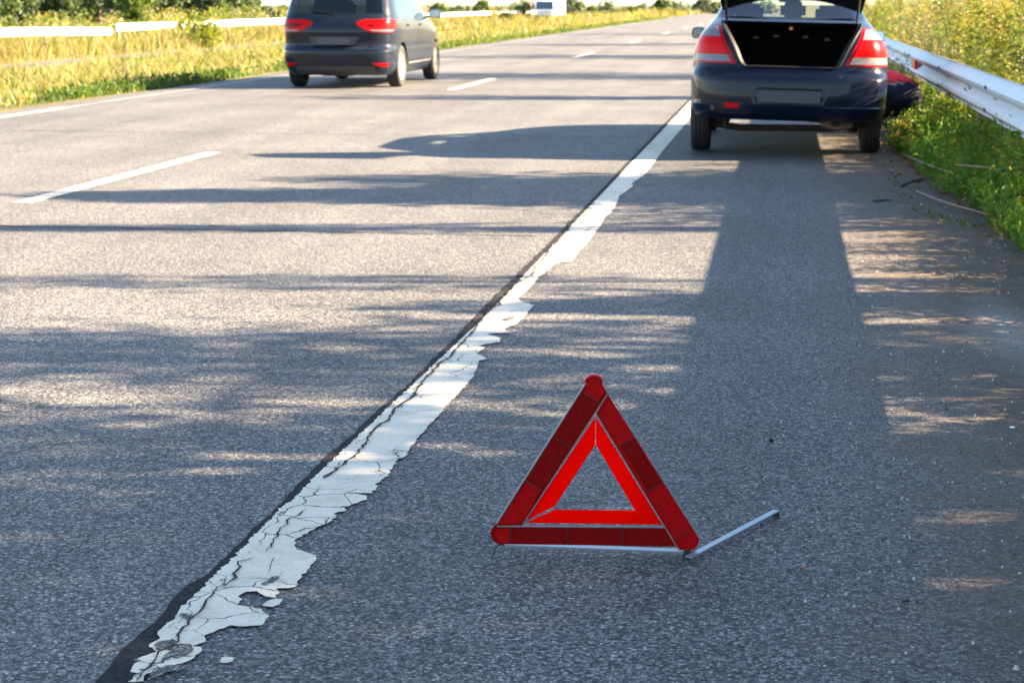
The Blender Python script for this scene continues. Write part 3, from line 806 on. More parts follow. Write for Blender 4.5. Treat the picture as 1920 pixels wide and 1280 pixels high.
# ---- the broken-down sedan
def make_sedan():
    root = empty("parked_car", (0.045, 15.02, 0), math.radians(0.6))
    tag(root, "dark navy sedan parked on the hard shoulder with its trunk wide open", "car")
    ROLL = Matrix.Rotation(math.radians(1.25), 4, 'Y')          # it sags towards its right-hand side
    plan = [(0, 0), (.40, .006), (.66, .035), (.83, .095), (.925, .19), (.975, .34), (.995, .6), (1, 1.0), (1, 1.6), (1, 2.4), (.995, 3.2), (.975, 3.75), (.91, 4.12), (.74, 4.33), (.42, 4.44), (0, 4.47)]
    LV = [(.325, .775, .09, .10), (.345, .80, .045, .06), (.38, .824, .020, .03), (.43, .838, .006, .0), (.445, .840, .0, .0), (.455, .838, .012, .01), (.52, .842, .012, .0), (.60, .846, .018, .01), (.665, .847, .024, .03), (.69, .846, .034, .05),
          (.712, .843, .075, .09), (.735, .840, .108, .12), (.765, .838, .120, .16), (.80, .836, .128, .22), (.88, .825, .14, .50), (.95, .806, .155, .85), (1.02, .775, .19, 1.06), (1.075, .735, .25, 1.16), (1.11, .705, .36, 1.21), (1.14, .685, .52, 1.25), (1.16, .668, .66, 1.29),
          (1.22, .64, .80, 1.40), (1.28, .612, .93, 1.52), (1.34, .585, 1.06, 1.66), (1.38, .56, 1.16, 1.77), (1.41, .525, 1.28, 1.90), (1.43, .45, 1.42, 2.0), (1.44, .32, 1.55, 2.1), (1.446, .05, 1.8, 2.3)]
    sh = Shell(plan, LV, 4.47)
    xo = lambda z: float(np.interp(z, [.755, .785, .84, .92, 1.0, 1.06, 1.1, 1.14, 1.16], [.355, .405, .435, .470, .515, .552, .58, .598, .60]))
    ZS, ZT = .765, 1.14
    def tmap(z):
        to = sh.t_at_x(xo(min(max(z, ZS), ZT)), min(max(z, ZS), ZT))
        return [to * k / 14 for k in range(14)] + [to + (1 - to) * (k / 96) for k in range(97)]
    zs = zlevels([l[0] for l in LV], .03)
    wheels = [(.97, .305), (3.505, .305)]
    def cls(s, x, y, z, t, k):
        if ZS < z < ZT and k < 14: return None
        if z > 1.17 and z < 1.385:
            if y < 1.6 and abs(x) < sh.W(z) * .80 and k < 40: return "rear_window"
            if y > 2.2 and abs(x) < sh.W(z) * .80 and k > 70: return "windscreen"
        if 1.02 < z < 1.385 and abs(x) > .5:
            yc = y; a = 1.35 + (z - 1.02) * .55; b = 3.0 - (z - 1.02) * 1.75
            if a < yc < b and not (2.12 < yc < 2.22): return "side_window|%d%d" % (s, yc > 2.17)
        return "body"
    parts = body_mesh(sh, 110, zs, cls, wheels, .345, tmap)
    for nm, mb in parts.items():
        o = mb.build(nm.split("|")[0], {"body": NAVY_PAINT}.get(nm, GLASS), root, M=ROLL, fix=False); weld(o)
    # rounded lip round the trunk opening, sill plate and dark interior
    mb = MB(); sl = []
    lip = [(-1, z) for z in np.linspace(1.13, .765, 16)] + [(0, .76)] + [(1, z) for z in np.linspace(.765, 1.13, 16)]
    pts = []
    for s, z in lip:
        if s == 0: continue
        pts.append(sh.S(s, sh.t_at_x(xo(z), z), z, 0.004))
    mid = [sh.S(1, sh.t_at_x(abs(x), .765) if abs(x) > 1e-6 else 0, .765, .004) for x in np.linspace(-.33, .33, 12)]
    mid = [Vector((x, p.y, p.z + .004)) for x, p in zip(np.linspace(-.33, .33, 12), mid)]
    pts = pts[:16] + mid + pts[16:]
    MB().tube(pts, .011, 8).build("trunk_seal", BLACK, root, smooth=60, M=ROLL)
    rim = MB()
    fl = [p + Vector((-.03 * (1 if p.x > 0 else -1) if i < 16 or i > 27 else 0, .035, -.012 if 16 <= i <= 27 else 0)) for i, p in enumerate(pts)]
    rim.loft([pts, fl], False, False)
    rim.build("trunk_flange", BLACK, root, smooth=40, M=ROLL)
    tk = MB()
    def frm(y, hw0, hw1, z0, z1): return [Vector((-hw0, y, z0)), Vector((hw0, y, z0)), Vector((hw1, y, z1)), Vector((-hw1, y, z1))]
    tk.loft([[q[3], q[0], q[1], q[2]] for q in (frm(.16, .36, .365, .735, .765), frm(.20, .44, .47, .50, .96), frm(.45, .50, .54, .50, 1.08), frm(1.15, .50, .54, .52, 1.10))], False, False)
    tk.add(frm(1.15, .50, .54, .52, 1.10), [[0, 1, 2, 3]])
    tin = tk.build("trunk_lining", FELT, root, M=ROLL)
    for x in (-.30, -.12, .14, .33): MB().box((x, 1.13, 1.02 - abs(x) * .1), (.05, .012, .022), bev=.003).build("trim_clip", mat("clip_grey", (.06, .06, .065), .5), tin, smooth=40, M=ROLL)
    MB().box((0.0, .60, 1.085), (.032, .02, .026), bev=.006).build("latch_knob", mat("orange_plastic", (.8, .20, .015), .35), root, smooth=40, M=ROLL)
    # shelf behind the rear seats
    MB().box((0, 1.0, 1.135), (1.22, .62, .02), bev=.004).build("parcel_shelf", FELT, root, M=ROLL)
    # tail lights
    for s in (-1, 1):
        base = MB()
        tin_ = lambda z: sh.t_at_x(float(np.interp(z, [.79, 1.0, 1.10], [.452, .562, .597])), z)
        tout = lambda z: sh.t_at_x(sh.W(z) * float(np.interp(z, [.79, .88, .98, 1.05, 1.10], [.985, .988, .982, .965, .93])), z)
        sh.patch(base, s, np.linspace(.79, 1.10, 12), tin_, tout, 14, .003, depth=.02)
        b = base.build("tail_light", RED_LENS, root, smooth=50, M=ROLL)
        def band(nm, z0, z1, m, mar=.012, off=.008):
            q = MB(); sh.patch(q, s, np.linspace(z0, z1, 6), lambda z: tin_(z) + .006, lambda z: tout(z) - .008, 14, off)
            q.build(nm, m, b, smooth=50, M=ROLL)
        band("reversing_lens", .803, .862, CLEAR_LENS)
        band("red_lens", .869, .998, mat("bright_red_lens", (.55, .001, .002), .2, spec=.15))
        band("indicator_lens", 1.006, 1.088, CLEAR_LENS)
    # number plate in its recess
    yb = .012
    rec = MB(); z0, z1 = .475, .592
    fr = [(-.335, z1), (.335, z1), (.275, z0), (-.275, z0)]
    outer = [sh.raw(1 if x > 0 else -1, sh.t_at_x(abs(x), z), z) + Vector((0, -.004, 0)) for x, z in fr]
    innr = [p + Vector((-.05 * (1 if p.x > 0 else -1), .022, -.012 if p.z > .53 else .008)) for p in outer]
    rec.loft([outer, innr], True, False); rec.add(innr, [[0, 1, 2, 3]])
    fo = [p + Vector((.012 * (1 if p.x > 0 else -1), .002, .010 if p.z > .53 else -.010)) for p in outer]
    rec.loft([fo, outer], True, False)
    rc = rec.build("plate_recess", mat("recess_grey", (.026, .028, .038), .5), root, M=ROLL)
    MB().box((0, .004, .532), (.52, .006, .105), bev=.002).build("licence_plate", PLATE, root, M=ROLL)
    MB().box((0, -.004, .596), (.55, .02, .018), bev=.004).build("plate_lamp_bar", BLACK, root, smooth=40, M=ROLL)
    # reflector on the bumper, with its dark surround
    q = MB(); sh.patch(q, -1, np.linspace(.415, .478, 4), lambda z: sh.t_at_x(.375, z), lambda z: sh.t_at_x(.575, z), 8, .004)
    rs = q.build("reflector_surround", BLACK, root, smooth=40, M=ROLL)
    q = MB(); sh.patch(q, -1, np.linspace(.428, .466, 4), lambda z: sh.t_at_x(.41, z), lambda z: sh.t_at_x(.53, z), 8, .009)
    q.build("bumper_reflector", RED_LENS, root, smooth=40, M=ROLL)
    # trunk lid standing up: inner skin towards the camera, lip bent back at the top
    def lid_pt(u, v, off=0.0):
        """u -1..1 across, v 0 (window edge) .. 1 (lock edge)"""
        prof = [(0, .80, 1.335), (.35, .66, 1.56), (.62, .58, 1.74), (.70, .53, 1.785), (.78, .45, 1.80), (1, .22, 1.775)]
        y = float(np.interp(v, [p[0] for p in prof], [p[1] for p in prof])); z = float(np.interp(v, [p[0] for p in prof], [p[2] for p in prof]))
        hw = float(np.interp(v, [0, .2, .62, .78, 1], [.60, .645, .66, .60, .47]))
        drop = -.165 * max(0, abs(u) - .25) ** 1.6 * max(0, 1 - v * 2.4)
        y += .20 * max(0, abs(u) - .25) ** 1.6 * max(0, 1 - v * 2.4) * -.2
        z += drop - .03 * u * u * (v > .6)
        return Vector((u * hw, y + off, z - off * .3))
    ld = MB(); ns = 24; vv = [0, .06, .12, .2, .28, .35, .5, .62, .66, .70, .74, .78, .88, 1.0]
    front = [[lid_pt(-1 + 2 * k / ns, v) for k in range(ns + 1)] for v in vv]
    back = [[lid_pt(-1 + 2 * k / ns, v, .03) + Vector((0, 0, .028 if v > .7 else 0)) for k in range(ns + 1)] for v in vv]
    ld.loft(front, False, False, 1); ld.loft(back, False, False, 0)
    r1 = front[0] + [r[-1] for r in front[1:]] + front[-1][::-1][1:] + [r[0] for r in front[1:-1]][::-1]
    r2 = back[0] + [r[-1] for r in back[1:]] + back[-1][::-1][1:] + [r[0] for r in back[1:-1]][::-1]
    ld.loft([r1, r2], True, False, 0)
    lid = ld.build("trunk_lid", [NAVY_PAINT, FELT], root, smooth=40, M=ROLL)
    for u0, u1 in ((-.75, -.2), (.2, .75), (-.75, -.75), (.75, .75), (0, 0)):
        MB().tube([lid_pt(u0, .1, -.012), lid_pt((u0 + u1) / 2, .35, -.012), lid_pt(u1, .6, -.012)], .02, 6).build("lid_brace", NAVY_PAINT, lid, smooth=50, M=ROLL)
    for s in (-1, 1):
        MB().tube([(s * .555, .66, 1.11), (s * .565, .64, 1.25), (s * .57, .60, 1.42), (s * .58, .59, 1.52)], .011, 8).build("hinge_arm", BLACK, root, smooth=60, M=ROLL)
    # seats and headrests seen through the rear window
    for x in (-.42, 0.02, .46):
        m = MB(); m.box((x, 1.30, 1.235), (.225, .09, .155), Matrix.Rotation(math.radians(-10), 3, 'X'), bev=.035)
        h = m.build("headrest", SEAT_CLOTH, root, smooth=40, M=ROLL)
        for e in (-.05, .05): MB().tube([(x + e, 1.31, 1.10), (x + e, 1.305, 1.2)], .006, 6).build("headrest_post", CHROME, h, M=ROLL)
    for x in (-.37, .37):
        m = MB(); m.box((x, 2.28, 1.20), (.25, .09, .17), bev=.035); m.box((x, 2.30, .88), (.46, .14, .50), bev=.06)
        m.build("front_seat", SEAT_CLOTH, root, smooth=40, M=ROLL)
    MB().box((0, 1.36, .86), (1.2, .14, .52), bev=.05).build("rear_seat", SEAT_CLOTH, root, smooth=40, M=ROLL)
    MB().box((0, 3.15, .93), (1.3, .45, .12), bev=.04).build("dashboard", BLACK, root, smooth=40, M=ROLL)
    # inside mirror; door mirrors
    MB().box((0, 2.55, 1.335), (.22, .03, .06), bev=.012).build("inside_mirror", BLACK, root, smooth=40, M=ROLL)
    for s in (-1, 1):
        c = Vector((s * .865, 2.75, .99)); m = MB(); rings = []
        for yy, k in ((-.02, .94), (0, 1.0), (.05, .95), (.09, .7), (.11, .3)):
            rings.append([c + Vector((s * .0 + .075 * k * math.copysign(abs(math.cos(a)) ** .7, math.cos(a)), yy, .06 * k * math.copysign(abs(math.sin(a)) ** .7, math.sin(a)))) for a in np.linspace(0, 2 * math.pi, 20, endpoint=False)])
        m.loft(rings, True, True); m.box(c + Vector((-s * .085, .03, -.03)), (.08, .05, .035), bev=.01)
        mo = m.build("side_mirror", NAVY_PAINT, root, smooth=45, M=ROLL)
        g = [c + Vector((.066 * math.copysign(abs(math.cos(a)) ** .7, math.cos(a)), -.0225, .051 * math.copysign(abs(math.sin(a)) ** .7, math.sin(a)))) for a in np.linspace(0, 2 * math.pi, 20, endpoint=False)]
        T = Matrix.Translation(c) @ Matrix.Rotation(math.radians(-9 if s > 0 else 4), 4, 'X') @ Matrix.Rotation(math.radians(0 if s > 0 else 9), 4, 'Z') @ Matrix.Translation(-c)
        MB().add([T @ (p + Vector((0, -.008, 0))) for p in g], [list(range(20))]).build("mirror_glass", MIRROR, mo, M=ROLL)
    # underside
    MB().box((0, 2.35, .48), (1.10, 3.7, .34), bev=.03).build("underbody", DARK_HOLE, root, M=ROLL)
    MB().box((0, .30, .42), (1.30, .30, .12), bev=.04).build("bumper_beam", DARK_HOLE, root, M=ROLL)
    ax = MB(); ax.tube([(-.66, .97, .245), (-.4, .97, .205), (.4, .97, .205), (.66, .97, .245)], .032, 10)
    for s in (-1, 1): ax.box((s * .56, 1.15, .26), (.06, .5, .07), bev=.01); ax.tube([(s * .52, .93, .26), (s * .50, .9, .6)], .035, 10)
    ax.build("rear_axle", mat("axle_grey", (.05, .045, .04), .8, .3, noise=.4, nscale=20), root, smooth=50)
    ms = MB(); ms.loft([[Vector((.42 + .14 * k * math.cos(a), y, .30 + .052 * k * math.sin(a))) for a in np.linspace(0, 2 * math.pi, 18, endpoint=False)] for y, k in ((.20, .6), (.22, .95), (.25, 1), (.6, 1), (.63, .95), (.65, .6))], True, True)
    mm = ms.build("exhaust_muffler", RUST, root, smooth=50, M=ROLL)
    MB().tube([(.40, .11, .315), (.40, .24, .315)], [.030, .030], 14, caps=False).tube([(.40, .115, .315), (.40, .24, .315)], [.024, .02], 14).build("tailpipe", DARK_HOLE, mm, smooth=50, M=ROLL)
    MB().tube([(.42, .6, .28), (.2, 1.4, .26), (.1, 3.0, .25)], .025, 8).build("exhaust_pipe", RUST, root, smooth=50)
    MB().tube([(-.52, .16, .33), (-.52, .14, .26), (-.50, .16, .235), (-.48, .18, .26)], .009, 6).build("tow_eye", DARK_HOLE, root, smooth=50, M=ROLL)
    for wy in (.97, 3.505):
        for s in (-1, 1):
            w = build_wheel("wheel", root, (s * .745, wy, .305), .305, .178, s, ALLOY)
    # door gaps and handles
    for s in (-1, 1):
        for y in (1.42, 2.18, 3.22):
            gp = MB(); sh.ribbon(gp, s, [(sh.t_at_y(y + (.12 if y == 1.42 and z < .6 else 0), z), z) for z in np.linspace(.35, 1.0, 18)], .006)
            gp.build("door_gap", DARK_HOLE, root, M=ROLL)
    for s in (-1, 1):
        for y in (1.62, 2.42):
            h = MB(); sh.patch(h, s, [.90, .915, .93], lambda z: sh.t_at_y(y, z), lambda z: sh.t_at_y(y + .19, z), 6, .02, depth=.016)
            h.build("door_handle", NAVY_PAINT, root, smooth=50, M=ROLL)
make_sedan()

# ---- the passing people carrier
def make_mpv():
    root = empty("passing_car", (-6.79, 26.50, 0), 0)
    tag(root, "dark grey people carrier driving away in the lane beside the median", "car")
    L = 4.5
    plan = [(0, 0), (.42, .012), (.70, .06), (.86, .14), (.945, .26), (.985, .45), (1, .8), (1, 1.6), (1, 2.4), (.995, 3.2), (.975, 3.7), (.91, 4.1), (.74, 4.34), (.42, 4.46), (0, 4.5)]
    LV = [(.20, .80, .20, .16), (.26, .845, .10, .08), (.34, .875, .05, .03), (.42, .888, .02, .0), (.50, .893, .0, .0), (.575, .895, .0, .0), (.60, .895, .012, .0), (.625, .895, .055, .02), (.66, .895, .075, .04), (.74, .895, .07, .07), (.82, .894, .055, .12), (.86, .893, .05, .18), (.90, .892, .055, .3), (1.0, .886, .085, .75),
          (1.06, .876, .12, 1.0), (1.10, .866, .15, 1.1), (1.2, .842, .20, 1.28), (1.3, .818, .26, 1.46), (1.4, .794, .325, 1.66), (1.48, .772, .39, 1.83), (1.54, .748, .455, 1.97), (1.59, .70, .54, 2.12), (1.625, .60, .66, 2.26), (1.645, .42, .85, 2.4), (1.655, .08, 1.4, 2.6)]
    sh = Shell(plan, LV, L)
    zs = zlevels([l[0] for l in LV], .03)
    wheels = [(.90, .325), (3.66, .325)]
    def cls(s, x, y, z, t, k):
        W = sh.W(z)
        if 1.125 < z < 1.53 and y < 1.0 and abs(x) < W * .83: return "rear_window"
        if 1.10 < z < 1.54 and y > 2.2 and abs(x) < W * .85 and t > .75: return "windscreen"
        if 1.075 < z < 1.52 and abs(x) > .6:
            a = .62 + (z - 1.075) * .45; b = 3.35 - (z - 1.075) * 1.9
            if a < y < b and not (1.06 < y < 1.12 or 2.02 < y < 2.12): return "side_window|%d%d" % (s, (y > 1.1) + (y > 2.07))
        return "body"
    parts = body_mesh(sh, 130, zs, cls, wheels, .37)
    for nm, mb in parts.items():
        weld(mb.build(nm.split("|")[0], {"body": GREY_PAINT}.get(nm, DARK_GLASS), root, fix=False))
    blk = mat("grey_plastic", (.03, .03, .032), .6)
    # lower bumper insert, tail lights, plate, reflectors
    for s in (-1, 1):
        b = MB()
        zz = np.linspace(.855, 1.045, 11)
        tin = lambda z: sh.t_at_x(float(np.interp(z, [.855, .90, .96, 1.0, 1.045], [.56, .47, .36, .33, .46])), z)
        tout = lambda z: sh.t_at_y(float(np.interp(z, [.855, .95, 1.045], [.34, .47, .52])), z)
        sh.patch(b, s, zz, tin, tout, 16, .006)
        lo = b.build("tail_light", RED_LENS, root, smooth=50)
        q = MB(); sh.patch(q, s, np.linspace(.868, .892, 3), lambda z: tin(z) + .01, lambda z: tout(z) - .006, 16, .010)
        q.build("reversing_lens", CLEAR_LENS, lo, smooth=50)
        q = MB(); sh.patch(q, s, np.linspace(.93, .985, 4), lambda z: tin(z) + .03, lambda z: tout(z) - .02, 16, .010)
        q.build("brake_lens", mat("dark_red_lens", (.15, .001, .001), .2, spec=.15), lo, smooth=50)
        q = MB(); sh.patch(q, s, np.linspace(.34, .385, 4), lambda z: sh.t_at_x(float(np.interp(z, [.34, .385], [.70, .58])), z), lambda z: sh.t_at_x(.80, z), 8, .006)
        q.build("bumper_reflector", RED_LENS, root, smooth=50)
        q = MB(); sh.patch(q, s, np.linspace(.585, .70, 6), lambda z: sh.t_at_x(float(np.interp(z, [.585, .70], [.52, .62])), z), lambda z: sh.t_at_y(.33, z), 8, .010)
        q.build("bumper_corner", GREY_PAINT, root, smooth=50)
        q = MB(); c = Vector((s * 1.0, 3.0, 1.115)); rings = []
        for yy, k in ((-.02, .92), (0, 1.0), (.06, .95), (.10, .7), (.125, .3)):
            rings.append([c + Vector((.105 * k * math.copysign(abs(math.cos(a)) ** .7, math.cos(a)), yy, .075 * k * math.copysign(abs(math.sin(a)) ** .7, math.sin(a)))) for a in np.linspace(0, 2 * math.pi, 20, endpoint=False)])
        q.loft(rings, True, True); q.box(c + Vector((-s * .13, .03, -.045)), (.12, .06, .035), bev=.01)
        mo = q.build("side_mirror", GREY_PAINT, root, smooth=45)
        g = [c + Vector((.092 * math.copysign(abs(math.cos(a)) ** .7, math.cos(a)), -.0225, .062 * math.copysign(abs(math.sin(a)) ** .7, math.sin(a)))) for a in np.linspace(0, 2 * math.pi, 20, endpoint=False)]
        MB().add(g, [list(range(20))]).build("mirror_glass", MIRROR, mo)
    q = MB()
    sh.patch(q, 1, np.linspace(.215, .345, 5), lambda z: 0.0, lambda z: sh.t_at_x(.62, z), 8, .004); sh.patch(q, -1, np.linspace(.215, .345, 5), lambda z: 0.0, lambda z: sh.t_at_x(.62, z), 8, .004)
    q.build("bumper_insert", blk, root, smooth=50)
    rec = MB(); yq = sh.raw(1, 0, .7).y
    fr = [(-.42, .80), (.42, .80), (.33, .655), (-.33, .655)]
    outer = [Vector((x, yq - .045, z)) for x, z in fr]; inn = [Vector((x * .96, yq - .024, z + (-.008 if z > .7 else .008))) for x, z in fr]
    rec.loft([outer, inn], True, False); rec.add(inn, [[0, 1, 2, 3]])
    rec.build("plate_recess", blk, root)
    MB().box((0, yq - .031, .725), (.52, .008, .11), bev=.002).build("licence_plate", PLATE, root)
    MB().box((0, yq - .045, .812), (.62, .03, .022), bev=.006).build("tailgate_handle", BLACK, root, smooth=40)
    # rounded emblem without any mark, wiper
    wy = sh.raw(1, 0, 1.16).y
    MB().tube([(.0, wy - .035, 1.13), (-.12, wy - .03, 1.145), (-.36, wy - .012, 1.165)], .010, 6).build("rear_wiper", BLACK, root, smooth=50)
    # gaps: tailgate, doors, fuel flap; sill and shoulder crease
    for s in (-1, 1):
        def gap(pts):
            gp = MB(); sh.ribbon(gp, s, pts, .008); gp.build("panel_gap", DARK_HOLE, root)
        for y in (1.10, 2.07, 3.15): gap([(sh.t_at_y(y + (.42 * max(0, (.75 - z)) if y == 1.10 else 0), z), z) for z in np.linspace(.30, 1.07, 20)])
        gap([(sh.t_at_x(float(np.interp(z, [.62, .66, .85, 1.0, 1.1], [.60, .66, .70, .72, .74])), z), z) for z in np.linspace(.62, 1.1, 16)])
        gap([(t, .625) for t in np.linspace(0, sh.t_at_x(.60, .625), 8)])
    for s in (-1, 1):
        c = MB(); sh.ribbon(c, s, [(sh.t_at_y(y, .97), .97 - .02 * y / 4) for y in np.linspace(.55, 3.6, 30)], .016, .006)
        c.build("body_crease", GREY_PAINT, root)
        c = MB(); sh.ribbon(c, s, [(sh.t_at_y(y, .36), .36) for y in np.linspace(1.35, 3.2, 20)], .03, .007); c.build("sill_trim", mat("sill_grey", (.09, .09, .09), .5), root)
        for y in (1.28, 2.22):
            h = MB(); sh.patch(h, s, [.935, .95, .965], lambda z: sh.t_at_y(y, z), lambda z: sh.t_at_y(y + .21, z), 6, .024, depth=.018)
            h.build("door_handle", GREY_PAINT, root, smooth=50)
        fl = MB(); ring = []
        yc, zc = (.82, .90)
        if s == 1:
            rib = [(sh.t_at_y(yc + .085 * math.cos(a), zc + .085 * math.sin(a)), zc + .085 * math.sin(a)) for a in np.linspace(0, 2 * math.pi, 25)]
            sh.ribbon(fl, s, rib, .006, .003); fl.build("fuel_flap_gap", DARK_HOLE, root)
        rr = MB(); rr.tube([sh.S(s, sh.t_at_y(y, 1.585), 1.585, .02) for y in np.linspace(1.0, 2.3, 12)], .012, 6); rr.build("roof_rail", BLACK, root, smooth=50)
    for x in (-.42, .42):
        for yy, zz in ((1.42, 1.12), (2.35, 1.04)):
            m = MB(); m.box((x, yy, zz), (.45, .14, .55), bev=.05); m.box((x, yy + .01, zz + .33), (.26, .09, .17), bev=.04); m.box((x, yy + .01, zz + .26), (.10, .03, .08))
            m.build("seat", SEAT_CLOTH, root, smooth=40)
    MB().box((0, 2.2, .47), (1.2, 3.9, .42), bev=.03).build("underbody", DARK_HOLE, root)
    MB().box((-.02, .36, .235), (.55, .22, .10), bev=.04).build("exhaust_muffler", RUST, root, smooth=40)
    for wy in (.90, 3.66):
        for s in (-1, 1): build_wheel("wheel", root, (s * .785, wy, .325), .325, .205, s, mat("pale_alloy", (.22, .20, .175), .5, .2), spokes=8)
make_mpv()

# ---- the far truck
def make_truck():
    root = empty("truck", (-26.2, 196, -0.92), math.radians(-1.5))
    tag(root, "white cab-over truck with pale blue box body coming towards us on the far carriageway", "truck")
    wp = mat("white_truck_paint", (.75, .76, .76), .35, coat=.6); bl = mat("pale_blue_panel", (.17, .28, .34), .5)
    # built facing -y
    cab = MB()
    prof = [(0, .55), (0, 1.30), (.05, 1.36), (.28, 2.32), (.42, 2.42), (1.85, 2.42), (1.85, .55)]
    rings = [[Vector((sx, a, b)) for a, b in prof] for sx in (-1.08, -1.05, 1.05, 1.08)]
    rings[0] = [Vector((-1.08, a + (.03 if a < .3 else -.02), b * .99 + .01)) for a, b in prof]; rings[-1] = [Vector((1.08, a + (.03 if a < .3 else -.02), b * .99 + .01)) for a, b in prof]
    cab.loft(rings, True, True); cab.build("cab", wp, root, smooth=30)
    MB().add([(-.95, .055, 1.42), (.95, .055, 1.42), (.90, .258, 2.26), (-.90, .258, 2.26)], [[0, 1, 2, 3]]).prism([(-.95, .05, 1.42), (.95, .05, 1.42), (.90, .255, 2.26), (-.90, .255, 2.26)], (0, -.02, .004)).build("windscreen", mat("dark_windscreen", (.03, .05, .07), .08, coat=1), root)
    for s in (-1, 1):
        MB().prism([(s * 1.082, .35, 1.42), (s * 1.082, 1.25, 1.42), (s * 1.082, 1.25, 2.2), (s * 1.082, .55, 2.2)], (s * .008, 0, 0)).build("side_window", mat("dark_side_window", (.03, .05, .07), .08, coat=1), root)
        MB().box((s * 1.25, .12, 1.75), (.14, .1, .42), bev=.03).box((s * 1.15, .15, 1.9), (.14, .03, .03)).build("mirror", BLACK, root, smooth=40)
        MB().box((s * .82, -.07, .72), (.34, .05, .16), bev=.02).build("headlight", CLEAR_LENS, root, smooth=40)
        for wy in (.75, 3.6):
            wo = build_wheel("wheel", root, (s * .92, wy, .40), .40, .24, s, ALLOY, n=24)
    MB().box((0, -.02, .62), (2.12, .12, .36), bev=.05).build("bumper", mat("truck_bumper", (.06, .06, .065), .6), root, smooth=40)
    g = MB()
    for k in range(4): g.box((0, -.01, .95 + k * .085), (1.5, .03, .04), bev=.008)
    g.build("grille", mat("grille_grey", (.18, .19, .2), .5), root)
    MB().box((0, 5.2, 1.9), (2.3, 6.4, 2.4), bev=.03).build("box_body", bl, root)
    MB().box((0, 4.2, .6), (.9, 7.6, .2), bev=.02).build("chassis", BLACK, root)
make_truck()

